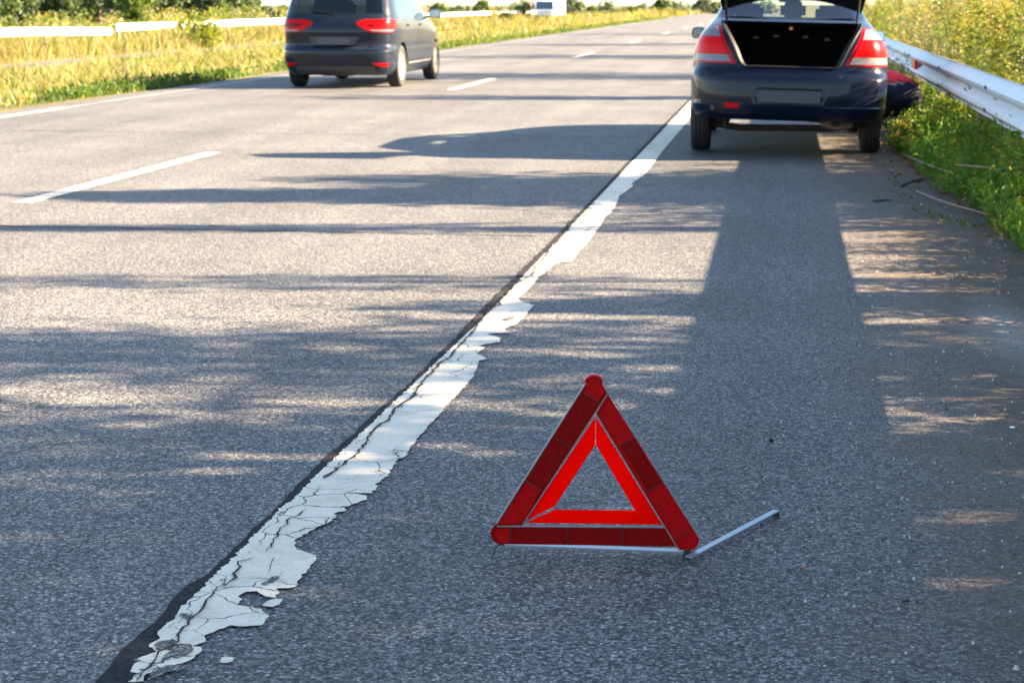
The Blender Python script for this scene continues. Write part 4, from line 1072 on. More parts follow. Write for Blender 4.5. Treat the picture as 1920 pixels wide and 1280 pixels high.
# ------------------------------------------------------------------ person crouching beside the car
def make_person():
    skin = mat("skin", (.46, .27, .19), .6); shirt = mat("red_shirt", (.85, .010, .03), .8, noise=.15, nscale=15, bump=.2); jeans = mat("navy_trousers", (.004, .006, .022), .9, noise=.2, nscale=12, bump=.1)
    hair = mat("dark_hair", (.03, .022, .016), .7); shoe = mat("grey_shoe", (.10, .10, .12), .7); sole = mat("pale_sole", (.5, .5, .5), .7)
    root = empty("person", (1.25, 18.8, 0), math.radians(14))
    tag(root, "person in red top and navy trousers kneeling bent over between the car and guardrail", "person")
    # kneeling on all fours, rump towards the camera, head low by the wheel; local +y is forwards
    J = {"pelvis": ((0, 0, .375), .145), "waist": ((-.04, .17, .45), .14), "chest": ((-.10, .34, .47), .155), "upper": ((-.14, .48, .42), .13), "neck": ((-.12, .60, .325), .058), "chin": ((-.125, .66, .27), .062), "skull": ((-.13, .735, .245), .088), "crown": ((-.13, .80, .215), .07),
         "hipL": ((-.10, -.02, .33), .125), "kneeL": ((-.13, .12, .085), .075), "ankL": ((-.14, -.31, .075), .045), "toeL": ((-.14, -.40, .035), .035),
         "hipR": ((.10, -.02, .33), .125), "kneeR": ((.12, .10, .085), .075), "ankR": ((.16, -.34, .075), .045), "toeR": ((.16, -.43, .035), .035),
         "shL": ((-.30, .42, .42), .085), "elL": ((-.36, .60, .14), .048), "wrL": ((-.30, .82, .05), .028), "hL": ((-.28, .89, .04), .030),
         "shR": ((.06, .50, .40), .075), "elR": ((.10, .66, .15), .045), "wrR": ((.04, .86, .05), .028), "hR": ((.02, .93, .04), .030)}
    E = [("pelvis", "waist"), ("waist", "chest"), ("chest", "upper"), ("upper", "neck"), ("neck", "chin"), ("chin", "skull"), ("skull", "crown"), ("pelvis", "hipL"), ("hipL", "kneeL"), ("kneeL", "ankL"), ("ankL", "toeL"), ("pelvis", "hipR"), ("hipR", "kneeR"), ("kneeR", "ankR"), ("ankR", "toeR"),
         ("upper", "shL"), ("shL", "elL"), ("elL", "wrL"), ("wrL", "hL"), ("upper", "shR"), ("shR", "elR"), ("elR", "wrR"), ("wrR", "hR")]
    for sd, sx in (("L", -1), ("R", 1)):
        h = Vector(J["h" + sd][0])
        for k in range(4):
            a = -.028 + .018 * k; ln = (.055, .068, .074, .062)[k]
            J[f"f{sd}{k}a"] = ((h.x + a, h.y + .02, .036), .0105); J[f"f{sd}{k}b"] = ((h.x + a * 1.15, h.y + .02 + ln * .6, .034), .0095); J[f"f{sd}{k}c"] = ((h.x + a * 1.2, h.y + .02 + ln, .014), .008)
            E += [("h" + sd, f"f{sd}{k}a"), (f"f{sd}{k}a", f"f{sd}{k}b"), (f"f{sd}{k}b", f"f{sd}{k}c")]
        J[f"t{sd}a"] = ((h.x - sx * .035, h.y - .015, .032), .011); J[f"t{sd}b"] = ((h.x - sx * .06, h.y + .025, .018), .009)
        E += [("h" + sd, f"t{sd}a"), (f"t{sd}a", f"t{sd}b")]
    names = list(J); me = bpy.data.meshes.new("person_skeleton")
    me.from_pydata([J[n][0] for n in names], [(names.index(a), names.index(b)) for a, b in E], [])
    tmp = bpy.data.objects.new("person_skeleton", me); SC.collection.objects.link(tmp)
    sk = tmp.modifiers.new("skin", 'SKIN'); sub = tmp.modifiers.new("sub", 'SUBSURF'); sub.levels = 2; sub.render_levels = 2
    for i, n in enumerate(names):
        v = me.skin_vertices[0].data[i]; r = J[n][1]
        v.radius = (r, r); v.use_root = (n == "pelvis")
    dg = bpy.context.evaluated_depsgraph_get()
    body = bpy.data.meshes.new_from_object(tmp.evaluated_get(dg))
    bpy.data.objects.remove(tmp)
    body.materials.clear(); body.materials.append(skin)
    body.polygons.foreach_set("use_smooth", [True] * len(body.polygons))
    bo = link(bpy.data.objects.new("body", body), root)
    seg = [(a, b, np.array(J[a][0]), np.array(J[b][0])) for a, b in E]
    co = np.array([v.co[:] for v in body.vertices])
    def nearest(p):
        best = None
        for a, b, A, B in seg:
            d = B - A; t = min(1, max(0, (p - A) @ d / (d @ d))); q = np.linalg.norm(p - A - d * t) - (J[a][1] * (1 - t) + J[b][1] * t)
            if best is None or q < best[0]: best = (q, a, b, t)
        return best
    reg = []
    for p in co:
        _, a, b, t = nearest(p)
        k = a + ">" + b
        if k in ("waist>chest", "chest>upper", "upper>shL", "upper>shR", "shL>elL", "shR>elR") or (k == "pelvis>waist" and t > .2): r = "shirt"
        elif k in ("pelvis>waist", "pelvis>hipL", "pelvis>hipR", "hipL>kneeL", "hipR>kneeR") or (k in ("kneeL>ankL", "kneeR>ankR") and t < .92): r = "trousers"
        elif k in ("ankL>toeL", "ankR>toeR", "kneeL>ankL", "kneeR>ankR"): r = "shoe"
        elif k in ("skull>crown",) or (k == "chin>skull" and p[2] > J["skull"][0][2] + .02): r = "hair"
        else: r = "skin"
        reg.append(r)
    nrm = np.array([v.normal[:] for v in body.vertices])
    rr = random.Random(5)
    for nm, m, off in (("shirt", shirt, .016), ("trousers", jeans, .013), ("hair", hair, .018), ("shoe", shoe, .012)):
        idx = {}; vs = []; fs = []
        for f in body.polygons:
            if sum(reg[i] == nm for i in f.vertices) * 2 > len(f.vertices):
                q = []
                for i in f.vertices:
                    if i not in idx: idx[i] = len(vs); vs.append(co[i] + nrm[i] * (off + rr.uniform(-.003, .004)))
                    q.append(idx[i])
                fs.append(q)
        o = MB().add(vs, fs).build(nm, m, root, smooth=180, fix=False)
    # face on the lowered head
    sk_ = Vector(J["skull"][0]); fwd = Vector((0, .45, -.9)).normalized()
    fx = MB()
    base = sk_ + Vector((0, -.01, -.062))
    fx.tube([base + Vector((0, .035, -.01)), base + Vector((0, .0, -.038)), base + Vector((0, -.01, -.03))], [.008, .014, .010], 8)
    fx.build("nose", skin, bo, smooth=60)
    e = MB()
    for s in (-1, 1): e.lathe_x([(-.010, .001), (-.006, .008), (0, .011), (.006, .008), (.010, .001)], tuple(base + Vector((s * .03, .03, -.016))), 10)
    e.build("eye", mat("eye_white", (.7, .7, .68), .2), bo, smooth=60)
    MB().box(base + Vector((0, -.035, -.012)), (.045, .012, .012), bev=.004).build("mouth", mat("lip", (.35, .12, .10), .5), bo, smooth=60)
    ea = MB()
    for s in (-1, 1): ea.loft([[sk_ + Vector((s * (.082 + k), .02 * math.cos(a) * j, -.015 + .032 * math.sin(a) * j)) for a in np.linspace(0, 2 * math.pi, 12, endpoint=False)] for k, j in ((0, .7), (.012, 1), (.018, .85))], True, True)
    ea.build("ear", skin, bo, smooth=60)
make_person()

# ------------------------------------------------------------------ guardrails
WPROF = [(.010, 0), (.0, .012), (.018, .030), (.066, .058), (.083, .078), (.076, .104), (.020, .142), (.010, .156), (.020, .170), (.076, .208), (.083, .234), (.066, .254), (.018, .282), (.0, .300), (.010, .312)]
def rail_beam(y0, y1, xf, z0, sgn, zf=lambda y: 0, n=6, dx=0.0):
    """W-beam; sgn -1: ribs face the road on the -x side"""
    mb = MB(); th = .004
    for off in (0, th):
        rings = []
        for i in range(n + 1):
            y = y0 + (y1 - y0) * i / n
            rings.append([Vector((xf + dx - sgn * (.083 - d) - sgn * off, y, z0 + z + zf(y))) for d, z in WPROF])
        mb.loft(rings, False, False)
    a = mb.v; N = len(WPROF)
    m0 = 0; m1 = (n + 1) * N
    for j in range(N - 1):
        mb.f += [[m0 + j, m0 + j + 1, m1 + j + 1, m1 + j], [n * N + j, n * N + j + 1, m1 + n * N + j + 1, m1 + n * N + j]]; mb.mi += [0, 0]
    for j in (0, N - 1):
        for i in range(n): mb.f.append([m0 + i * N + j, m0 + (i + 1) * N + j, m1 + (i + 1) * N + j, m1 + i * N + j]); mb.mi.append(0)
    return mb

def make_guardrail():
    root = empty("guardrail", (1.45, 12.7, 0))
    tag(root, "pale steel W-beam guardrail running along the right side past the parked car", "guardrail")
    inv = Matrix.Translation(-root.location)
    XF, Z0 = 1.40, .492
    joints = [-7.3, -3.3, .75, 4.75, 8.75, 12.7, 16.5, 20.4, 24.4, 28.4, 32.4, 36.4, 40.4, 44.4, 48.4, 52.4, 56.4, 60.4]
    for i, (a, b) in enumerate(zip(joints[:-1], joints[1:])):
        beam = rail_beam(a - .16, b + .16, XF, Z0, -1, dx=.0045 * (i % 2)).build("rail_beam", STEEL, root, smooth=40, M=inv)
        h = MB()
        for zz, dd in ((.234, .083), (.156, .010), (.078, .083)):
            for k in (-.035, .035):
                    h.box((XF + .083 - dd - .003, b + k * 1.3, Z0 + zz), (.006, .028, .020), Matrix.Rotation(math.radians(25), 3, 'X'), bev=.002)
        h.build("splice_bolt", DARK_HOLE, beam, M=inv)
    for y in [-5.3, -1.3, 2.7, 6.7, 10.7, 14.6, 18.5, 22.4, 26.4, 30.4, 34.4, 38.4, 42.4, 46.4, 50.4, 54.4, 58.4]:
        p = MB()
        x = XF + .16
        p.box((x, y, .21), (.006, .12, 1.0)); p.box((x + .04, y - .057, .21), (.08, .006, .99)); p.box((x + .04, y + .057, .21), (.08, .006, .99)); p.box((XF + .115, y, Z0 + .156), (.085, .07, .18), bev=.006)
        p.build("post", POST_STEEL, root, M=inv)
    r = MB(); y = 19.75
    r.prism([(XF - .004, y - .25, .605), (XF - .004, y + .22, .60), (XF - .004, y + .22, .70), (XF - .004, y - .25, .70)], (.04, 0, 0))
    r.build("red_reflector", mat("rail_reflector", (.45, .015, .012), .3), root, M=inv)
make_guardrail()

def far_rail(name_label, ys, zf, xf=-29.3):
    root = empty("guardrail", (xf, ys[0], zf(ys[0])))
    tag(root, name_label, "guardrail")
    inv = Matrix.Translation(-root.location)
    for a, b in zip(ys[:-1], ys[1:]):
        mb = rail_beam(a, b, xf, .44, 1, zf, n=2); mb.build("rail_beam", STEEL_WHITE, root, smooth=40, M=inv)
        MB().box((xf - .12, a + .3, .1 + zf(a)), (.1, .12, 1.1)).build("post", POST_STEEL, root, M=inv)
far_rail("white far guardrail beyond the opposite road, nearer stretch ending at a gap", [28, 36, 44, 52, 60, 68, 75.4], lambda y: -.42 - .015 * max(0, y - 66))
far_rail("white far guardrail beyond the opposite road, raised stretch reaching behind the grey car", list(np.arange(76, 240, 16.0)), lambda y: -.40 + fall(y) * .6)

# ------------------------------------------------------------------ vegetation
GREEN_A = leaf_mat("leaf_green", (.045, .090, .016)); GREEN_B = leaf_mat("leaf_light_green", (.080, .125, .020)); GREEN_C = leaf_mat("leaf_dark_green", (.030, .062, .016))
YEL_A = leaf_mat("leaf_yellow_green", (.150, .175, .018)); YEL_B = leaf_mat("flower_yellow", (.34, .24, .012), .3); OCHRE = leaf_mat("dry_ochre", (.19, .135, .05), .4)
STRAW = leaf_mat("straw", (.20, .165, .070), .4); STRAW_B = leaf_mat("pale_straw", (.25, .215, .115), .4); SAGE = leaf_mat("sage", (.125, .14, .075), .4); CREAM = leaf_mat("cream_plume", (.30, .25, .15), .4)
FAR_GREEN = leaf_mat("far_green", (.065, .10, .038), .35); FAR_HAZED = leaf_mat("far_dull_green", (.10, .125, .095), .3); BROWN = leaf_mat("brown_leaf", (.16, .075, .03), .3)  # second far tone is pale: distance haze put into the leaf colour
STEM = mat("stem", (.16, .13, .05), .8)

class LeafCloud:
    def __init__(self, seed): self.rng = np.random.default_rng(seed); self.v, self.q, self.m, self.n = [], [], [], 0
    def diamonds(self, P, length, width, mi, dirs=None, droop=0.0):
        """leaf quads at the points P; arrays allowed for length and material"""
        P = np.asarray(P, float); n = len(P); r = self.rng
        a = r.normal(size=(n, 3)) if dirs is None else dirs + r.normal(size=(n, 3)) * .35
        a /= np.linalg.norm(a, axis=1)[:, None] + 1e-9
        b = np.cross(a, r.normal(size=(n, 3))); b /= np.linalg.norm(b, axis=1)[:, None] + 1e-9
        L = (np.broadcast_to(length, n) * r.uniform(.6, 1.35, n))[:, None]; W = (np.broadcast_to(width, n) * r.uniform(.7, 1.3, n))[:, None]
        c = np.cross(a, b)
        v = np.stack([P - a * L * .5, P + b * W * .5 - c * W * .12, P + a * L * .5 - c * L * droop, P - b * W * .5 - c * W * .12], 1).reshape(-1, 3)
        self.v.append(v); self.q.append(np.arange(4 * n).reshape(n, 4) + self.n); self.m.append(np.broadcast_to(mi, n).copy()); self.n += 4 * n
    def blades(self, B, h, lean, w, mi):
        """upright grass blades of two quads each, standing at the points B"""
        n = len(B); r = self.rng
        ang = r.uniform(0, 2 * np.pi, n); d = np.stack([np.cos(ang), np.sin(ang), np.zeros(n)], 1); s = np.stack([-np.sin(ang + r.normal(0, .6, n)), np.cos(ang), np.zeros(n)], 1)
        h = np.broadcast_to(h, n)[:, None]; w = np.broadcast_to(w, n)[:, None]; ln = (np.broadcast_to(lean, n) * r.uniform(.2, 1.6, n))[:, None] * h
        up = np.array([0, 0, 1.0])
        m = B + up * h * .55 + d * ln * .35; t = B + up * h + d * ln
        v = np.stack([B - s * w / 2, B + s * w / 2, m - s * w * .4, m + s * w * .4, t - s * w * .06, t + s * w * .06], 1).reshape(-1, 3)
        q = np.concatenate([np.array([[0, 1, 3, 2]]) + 6 * np.arange(n)[:, None], np.array([[2, 3, 5, 4]]) + 6 * np.arange(n)[:, None]], 0) + self.n
        self.v.append(v); self.q.append(q); mm = np.broadcast_to(mi, n); self.m.append(np.concatenate([mm, mm])); self.n += 6 * n
    def stem(self, pts, w, mi):
        pts = np.asarray(pts, float)
        for s in (np.array([1.0, .3, 0]), np.array([-.3, 1.0, 0])):
            k = len(pts); ww = np.linspace(w, w * .4, k)[:, None]
            v = np.stack([pts - s * ww / 2, pts + s * ww / 2], 1).reshape(-1, 3)
            q = np.array([[2 * i, 2 * i + 1, 2 * i + 3, 2 * i + 2] for i in range(k - 1)]) + self.n
            self.v.append(v); self.q.append(q); self.m.append(np.full(k - 1, mi)); self.n += 2 * k
    def mesh(self, name, mats): return fast_mesh(name, np.concatenate(self.v), np.concatenate(self.q), mats, np.concatenate(self.m))
    def obj(self, name, mats, parent=None): return link(bpy.data.objects.new(name, self.mesh(name, mats)), parent)

def weed(lc, base, h, kind, lean=(0, 0)):
    """one tall herb: stem, lance leaves and a plume. materials: 0 green 1 light 2 yellow-green 3 yellow 4 ochre 5 cream 6 sage 7 stem"""
    r = lc.rng; base = np.array(base, float); bend = np.array([lean[0] + r.normal(0, .1), lean[1] + r.normal(0, .1), 0])
    ts = np.linspace(0, 1, 6); pts = base + np.outer(ts, [0, 0, h]) + np.outer(ts ** 2, bend * h)
    lc.stem(pts, .010 if kind != "sage" else .008, 7)
    def along(t): return base + np.outer(t, [0, 0, h]) + np.outer(t ** 2, bend * h)
    if kind in ("gold", "green", "yellow", "dry"):
        nl = int(h * 75); t = r.uniform(.08, .92, nl); P = along(t); a = r.uniform(0, 2 * np.pi, nl)
        d = np.stack([np.cos(a), np.sin(a), r.uniform(-.2, .7, nl)], 1); rad = (r.uniform(.02, .15, nl) * (1.15 - t * .7))[:, None]
        pal = {"gold": [0, 1, 1, 2], "green": [0, 0, 1], "yellow": [2, 2, 2, 1, 0], "dry": [4, 2, 2, 5]}[kind]
        lc.diamonds(P + d * rad, .085, .022, r.choice(pal, nl), d, .15)
        nt = int(30 + h * 25); t = r.uniform(.72, 1.05, nt); P = along(t) + r.normal(0, 1, (nt, 3)) * np.array([.055, .055, .03])
        lc.diamonds(P, .026, .016, r.choice({"gold": [3, 3, 2], "green": [1, 2], "yellow": [3, 2, 3], "dry": [5, 2, 5]}[kind], nt))
    else:
        nl = int(h * 190); t = r.uniform(.12, 1.03, nl) ; P = along(t) + r.normal(0, 1, (nl, 3)) * (np.array([.085, .085, .03]) * (1.25 - t * .85)[:, None])
        lc.diamonds(P, .035, .011, r.choice([6, 6, 5, 5] if kind == "plume" else [6, 6, 6, 1], nl), np.tile([0, 0, .8], (nl, 1)) + r.normal(0, .4, (nl, 3)))
WEEDS = [GREEN_A, GREEN_B, YEL_A, YEL_B, OCHRE, CREAM, SAGE, STEM]

def low_plant(lc, base, h, spread, n, pal):
    r = lc.rng; base = np.array(base, float)
    for k in range(max(3, int(n / 14))):
        a = r.uniform(0, 2 * np.pi); e = np.array([math.cos(a), math.sin(a), 0]) * r.uniform(.1, 1) * spread
        ts = np.linspace(0, 1, 4); hh = h * r.uniform(.5, 1.1)
        pts = base + np.outer(ts, e) + np.outer(ts - .25 * ts ** 2, [0, 0, hh]); lc.stem(pts, .005, 1)
        m = 14; t = r.uniform(.15, 1.05, m); P = base + np.outer(t, e) + np.outer(t - .25 * t ** 2, [0, 0, hh]) + r.normal(0, .018, (m, 3))
        lc.diamonds(P, .042, .017, r.choice(pal, m), None, .1)

def make_right_verge():
    r = np.random.default_rng(77)
    # tall weeds beyond the rail
    lc = LeafCloud(5)
    cnt = 0
    for _ in range(5200):
        y = r.uniform(1.0, 62); x = 1.85 + abs(r.normal(0, 1)) * 1.5 + r.uniform(0, .6)
        if x > 1.3 + .16 * max(y, 8) + 1.2 or x < 1.8: continue
        if y < 7.5 and x > 3.0: continue
        if y > 24 and r.uniform() > (24 / y) ** 1.2: continue
        if cnt > 800: break
        h = r.uniform(.7, 1.25) * (1.0 if y < 13 else 1.32) + (.25 if x > 2.6 else 0)
        if 8.6 < y < 12.6: h = min(h, .30 + .42 * (x - .4))
        z = terrain_z(x, y)
        drift = math.sin(x * 2.1 + math.sin(y * .55) * 2.0) + math.sin(y * .9 + x * .7)
        k = r.choice(["green", "sage", "green", "gold"]) if drift < -.6 else r.choice(["gold", "yellow", "yellow", "green", "yellow"]) if drift > .5 else r.choice(["plume", "gold", "sage", "dry", "yellow", "green"])
        if drift < -1.1 and r.uniform() < .6: continue
        weed(lc, (x, y, z), h, k); cnt += 1
    # a dense knee-high fringe behind the rail, added to block sun under it
    for _ in range(520):
        y = r.uniform(1.5, 17); x = r.uniform(1.80, 2.5)
        weed(lc, (x, y, terrain_z(x, y)), (.52 + .42 * (x - 1.8)) * r.uniform(.75, 1.1), r.choice(["green", "gold", "yellow", "sage"]))
    o = lc.obj("tall_weeds", WEEDS); tag(o, "thicket of tall yellow-green weeds growing behind the guardrail", "weeds", kind="stuff")
    # ground cover in front of and under the rail
    lc = LeafCloud(6)
    for _ in range(1250):
        y = r.uniform(4, 34) if r.uniform() < .8 else r.uniform(14, 60)
        edge = float(np.interp(y, [4, 8, 9.5, 12, 14, 16.5, 20, 60], [1.55, 1.38, 1.27, 1.24, 1.06, 1.0, 1.2, 1.25]))
        x = edge + abs(r.normal(0, .38)) + .03
        if 18.2 < y < 20 and x < 1.5: continue
        h = min(.62, .13 + .72 * (x - edge) + r.uniform(0, .18))
        pal = [0, 1, 0, 1, 1] if r.uniform() < .8 else [2, 1, 3, 2]
        low_plant(lc, (x, y, terrain_z(x, y) - .01), h, .12 + .1 * h, 60 if y < 22 else 28, pal)
    for _ in range(420):
        y = r.uniform(7, 40); x = r.uniform(1.48, 1.85)
        weed(lc, (x, y, -.03), r.uniform(.35, .62), r.choice(["green", "gold", "yellow"], p=[.6, .25, .15]))
    B = np.stack([r.uniform(1.25, 2.6, 7000), r.uniform(4, 40, 7000), np.zeros(7000)], 1)
    ed = np.interp(B[:, 1], [4, 8, 9.5, 12, 14, 16.5, 20, 60], [1.66, 1.54, 1.40, 1.30, 1.06, 1.06, 1.25, 1.3]); B = B[B[:, 0] > ed]; B[:, 2] = -.03
    lc.blades(B, r.uniform(.10, .42, len(B)), .35, .006, r.choice([0, 1, 1, 2, 4], len(B), p=[.35, .3, .2, .1, .05]))
    fresh = [leaf_mat("fresh_green", (.070, .165, .020)), leaf_mat("fresh_light_green", (.13, .235, .032))]
    o = lc.obj("roadside_weeds", fresh + WEEDS[2:]); tag(o, "low fresh green weeds spreading under the guardrail", "weeds", kind="stuff")
    # plants one can tell apart
    def plant(name, label, cat, x, y, h, kind, n=1, sp=.06, lean=(0, 0), seed=1):
        lc = LeafCloud(seed)
        for _ in range(n):
            a, b = lc.rng.normal(0, sp, 2)
            weed(lc, (a, b, 0), h * lc.rng.uniform(.8, 1.05), kind, lean)
        o = lc.obj(name, WEEDS); o.location = (x, y, terrain_z(x, y) - .01); tag(o, label, cat); return o
    plant("feathery_weed", "pale cream feathery plume leaning behind the rail just right of the parked car", "plant", 1.72, 21.8, 1.22, "plume", 7, .06, (-.12, 0), 3)
    plant("feathery_weed", "shorter pale feathery plume standing over the guardrail splice", "plant", 1.82, 20.6, .95, "plume", 3, .07, (-.05, 0), 4)
    plant("sage_bush", "pale grey-green bushy herb filling the gap between car and guardrail", "plant", 1.30, 20.9, .74, "plume", 14, .09, (0, 0), 5)
    plant("sage_bush", "darker grey-green herb low beside the crouching person", "plant", 1.20, 20.4, .50, "sage", 10, .08, (0, 0), 6)
    plant("goldenrod", "bright yellow flowering weed highest above the guardrail", "plant", 2.45, 21.0, 1.45, "gold", 5, .08, (0, 0), 7)
    plant("yellow_weed", "yellow-flowered low weed at the corner of the asphalt behind the rear wheel", "plant", 1.13, 16.6, .26, "gold", 9, .035, (0, 0), 8)
    lc = LeafCloud(9)
    for p in ([(0, 0, 0), (-.03, .02, .25), (-.10, .03, .42), (-.20, .03, .52)], [(.02, 0, 0), (.05, .02, .3), (.06, 0, .55), (.03, -.02, .72)]):
        P = np.array(p); lc.stem(P, .006, 1); t = lc.rng.uniform(.2, 1, 26); Q = np.stack([np.interp(t, np.linspace(0, 1, 4), P[:, k]) for k in range(3)], 1) + lc.rng.normal(0, .02, (26, 3)); lc.diamonds(Q, .035, .018, 1)
    o = lc.obj("climbing_weed", WEEDS); o.location = (1.42, 14.4, 0); tag(o, "thin climbing weed with sparse leaves reaching up across the rail", "plant")
    lc = LeafCloud(10)
    P = np.array([(0, 0, 0), (.02, 0, .4), (-.03, 0, .8), (-.02, 0, 1.2), (-.06, 0, 1.55)]); lc.stem(P, .016, 4)
    for z, dx in ((.75, .3), (.95, -.22), (1.1, .26)): lc.stem(np.array([(0, 0, z), (dx * .5, .02, z + .12), (dx, .03, z + .3)]), .008, 4)
    t = lc.rng.uniform(.5, 1, 40); lc.diamonds(np.stack([lc.rng.normal(0, .12, 40), lc.rng.normal(0, .05, 40), .6 + t], 1), .05, .02, lc.rng.choice([4, 5], 40))
    o = lc.obj("dry_stalk", WEEDS); o.location = (2.16, 15.6, -.05); tag(o, "bare ochre stalk with forked side twigs near the frame's right edge", "plant")
make_right_verge()

def make_median():
    r = np.random.default_rng(31); lc = LeafCloud(12)
    def field(n, y0, y1, x0, x1, h0, h1, w, pal, pw, edge=None):
        y = np.exp(r.uniform(np.log(y0), np.log(y1), n)); x = r.uniform(x0, x1, n)
        z = np.interp(x, [-60, -32, -28.5, -27.8, -20.6, -19.5, -14, -10.2, -9.3], [-1.3, -.75, -.7, -.95, -.95, -.45, -.25, -.04, -.03]) - np.clip(np.minimum(y, 560) - 200, 0, None) * .014
        lump = .6 + .5 * np.sin(x * 1.7 + np.sin(y * .31) * 2) * np.sin(y * .23 + x * .6) + r.uniform(0, .5, n)
        B = np.stack([x, y, z - .02], 1); w = w * r.uniform(.6, 1.5, n); hh = r.uniform(h0, h1, n) * np.clip(lump, .35, 1.4)
        lc.blades(B, hh, .75, w * (1 + y / 28), r.choice(pal, n, p=pw))
    field(70000, 20, 190, -20.6, -10.1, .10, .34, .011, [0, 1, 2, 3, 4], [.20, .27, .22, .05, .26])
    field(7000, 45, 240, -29.2, -27.8, .4, .95, .012, [0, 1, 2, 3, 4], [.3, .2, .25, .1, .15])
    field(9000, 60, 420, -44, -28.6, .3, .9, .016, [0, 1, 2, 3, 4], [.32, .25, .2, .13, .1])
    field(9000, 90, 260, -20.6, -10.1, .3, .8, .012, [0, 1, 2, 4, 3], [.25, .2, .3, .1, .15])
    o = lc.obj("dry_grass", [STRAW, STRAW_B, YEL_A, OCHRE, GREEN_B]); tag(o, "dry straw-coloured grass covering the median", "grass", kind="stuff")
    lc = LeafCloud(13)
    n = 9000; y = np.exp(r.uniform(np.log(20), np.log(150), n)); x = -9.68 - abs(r.normal(0, .42, n)) * (1 + .15 * np.sin(y * .9)) - .1 * np.sin(y * .6)
    lc.blades(np.stack([x, y, np.full(n, -.05)], 1), r.uniform(.05, .20, n) * np.clip(.75 + .6 * np.sin(y * .8) * np.sin(y * .31 + 1), .15, 1.3), .7, .014 * (1 + y / 40), r.choice([0, 1, 2], n, p=[.45, .4, .15]))
    m = 5200; y = np.exp(r.uniform(np.log(20), np.log(140), m)); x = -9.72 - abs(r.normal(0, .38, m))
    pk = r.uniform(size=m) < np.clip(.55 + .6 * np.sin(y * .8) * np.sin(y * .31 + 1), .05, 1); x, y = x[pk], y[pk]; m = len(x)
    lc.diamonds(np.stack([x, y, r.uniform(.0, .13, m)], 1), .09, .05, r.choice([0, 0, 1], m))
    o = lc.obj("green_verge", WEEDS); tag(o, "bright green weeds edging the carriageway along the median", "weeds", kind="stuff")
    # yellow flowers in the far grass and tall weeds before the trees
    lc = LeafCloud(14)
    for _ in range(420):
        y = r.uniform(66, 160); x = r.uniform(-62, -31)
        h = r.uniform(.7, 1.9); z = terrain_z(x, y)
        nl = 60; t = r.uniform(.1, 1, nl)
        lc.diamonds(np.stack([x + r.normal(0, .28, nl), y + r.normal(0, .28, nl), z + t * h], 1), .22, .09, r.choice([[0, 1, 2], [2, 1, 6], [6, 5, 2], [2, 2, 3]][r.integers(4)], nl))
    for _ in range(170):
        y = r.uniform(60, 230); x = r.uniform(-19, -11) 
        h = r.uniform(.3, 1.0); z = terrain_z(x, y); nl = 26; t = r.uniform(.1, 1, nl)
        lc.diamonds(np.stack([x + r.normal(0, .14, nl), y + r.normal(0, .14, nl), z + t * h], 1), .13, .05, r.choice([[0, 1, 2], [2, 4, 5], [2, 2, 1], [2, 3, 5]][r.integers(4)], nl))
    o = lc.obj("wild_flowers", WEEDS); tag(o, "mixed yellowish wild herbs in front of the far trees", "weeds", kind="stuff")
make_median()

def bush(name, label, cat, x, y, h, rad, n, leaf, mats, seed, group=None):
    lc = LeafCloud(seed); r = lc.rng
    for _ in range(9):
        c = np.array([r.normal(0, rad * .45), r.normal(0, rad * .45), h * r.uniform(.25, .72)]); k = n // 9
        d = r.normal(size=(k, 3)); d /= np.linalg.norm(d, axis=1)[:, None]
        P = c + d * (r.uniform(.25, 1, k) ** .5)[:, None] * np.array([rad * .55, rad * .55, h * .34]); P[:, 2] = np.clip(P[:, 2], .02, h)
        lc.diamonds(P, leaf, leaf * .5, r.integers(0, len(mats), k))
    lc.stem(np.array([(0, 0, 0), (.02, 0, h * .4), (0, .02, h * .7)]), .05, len(mats))
    o = lc.obj(name, mats + [BARK]); o.location = (x, y, terrain_z(x, y)); tag(o, label, cat, group); return o

def tree(name, label, loc, h, crown, n, leaf, mats, seed, group=None, trunk_r=None, z0=.3, clumps=26, share=None):
    """trunk with limbs, crown of leaf clumps; crown = (radius across, radius along)"""
    root = empty(name, loc); tag(root, label, "tree", group)
    if share:
        for ch in share.children:
            c = ch.copy(); SC.collection.objects.link(c); c.parent = root
        return root
    lc = LeafCloud(seed); r = lc.rng; cs = []
    zc = (z0 + 1) / 2 * h; hz = (1 - z0) / 2 * h
    for k in range(clumps):
        d = r.normal(size=3); d /= np.linalg.norm(d); q = r.uniform(.2, .92) ** .6
        cs.append(np.array([0, 0, zc]) + d * q * np.array([crown[0], crown[1], hz]) * .82)
    for c in cs:
        k = n // clumps; d = r.normal(size=(k, 3)); d /= np.linalg.norm(d, axis=1)[:, None]
        s = r.uniform(.24, .42) * np.array([crown[0], crown[1], hz])
        lc.diamonds(c + d * (r.uniform(.05, 1, k) ** .45)[:, None] * s, leaf, leaf * .52, r.choice(len(mats), k, p=None))
    lc.obj("crown", mats, root)
    tr = trunk_r or h * .022; mb = MB()
    mb.tube([(0, 0, -.3), (.02, .01, h * .2), (-.02, .03, h * .5), (.01, 0, h * .85)], [tr, tr * .85, tr * .55, tr * .15], 8)
    for c in cs[:9]:
        zb = max(.15 * h, c[2] - .25 * h); mb.tube([(0, .02, zb), tuple(np.array([0, .02, zb]) * .5 + c * .5 + np.array([0, 0, -.03 * h])), tuple(c)], [tr * .4, tr * .25, tr * .08], 5)
    mb.build("trunk", BARK, root, smooth=60)
    return root

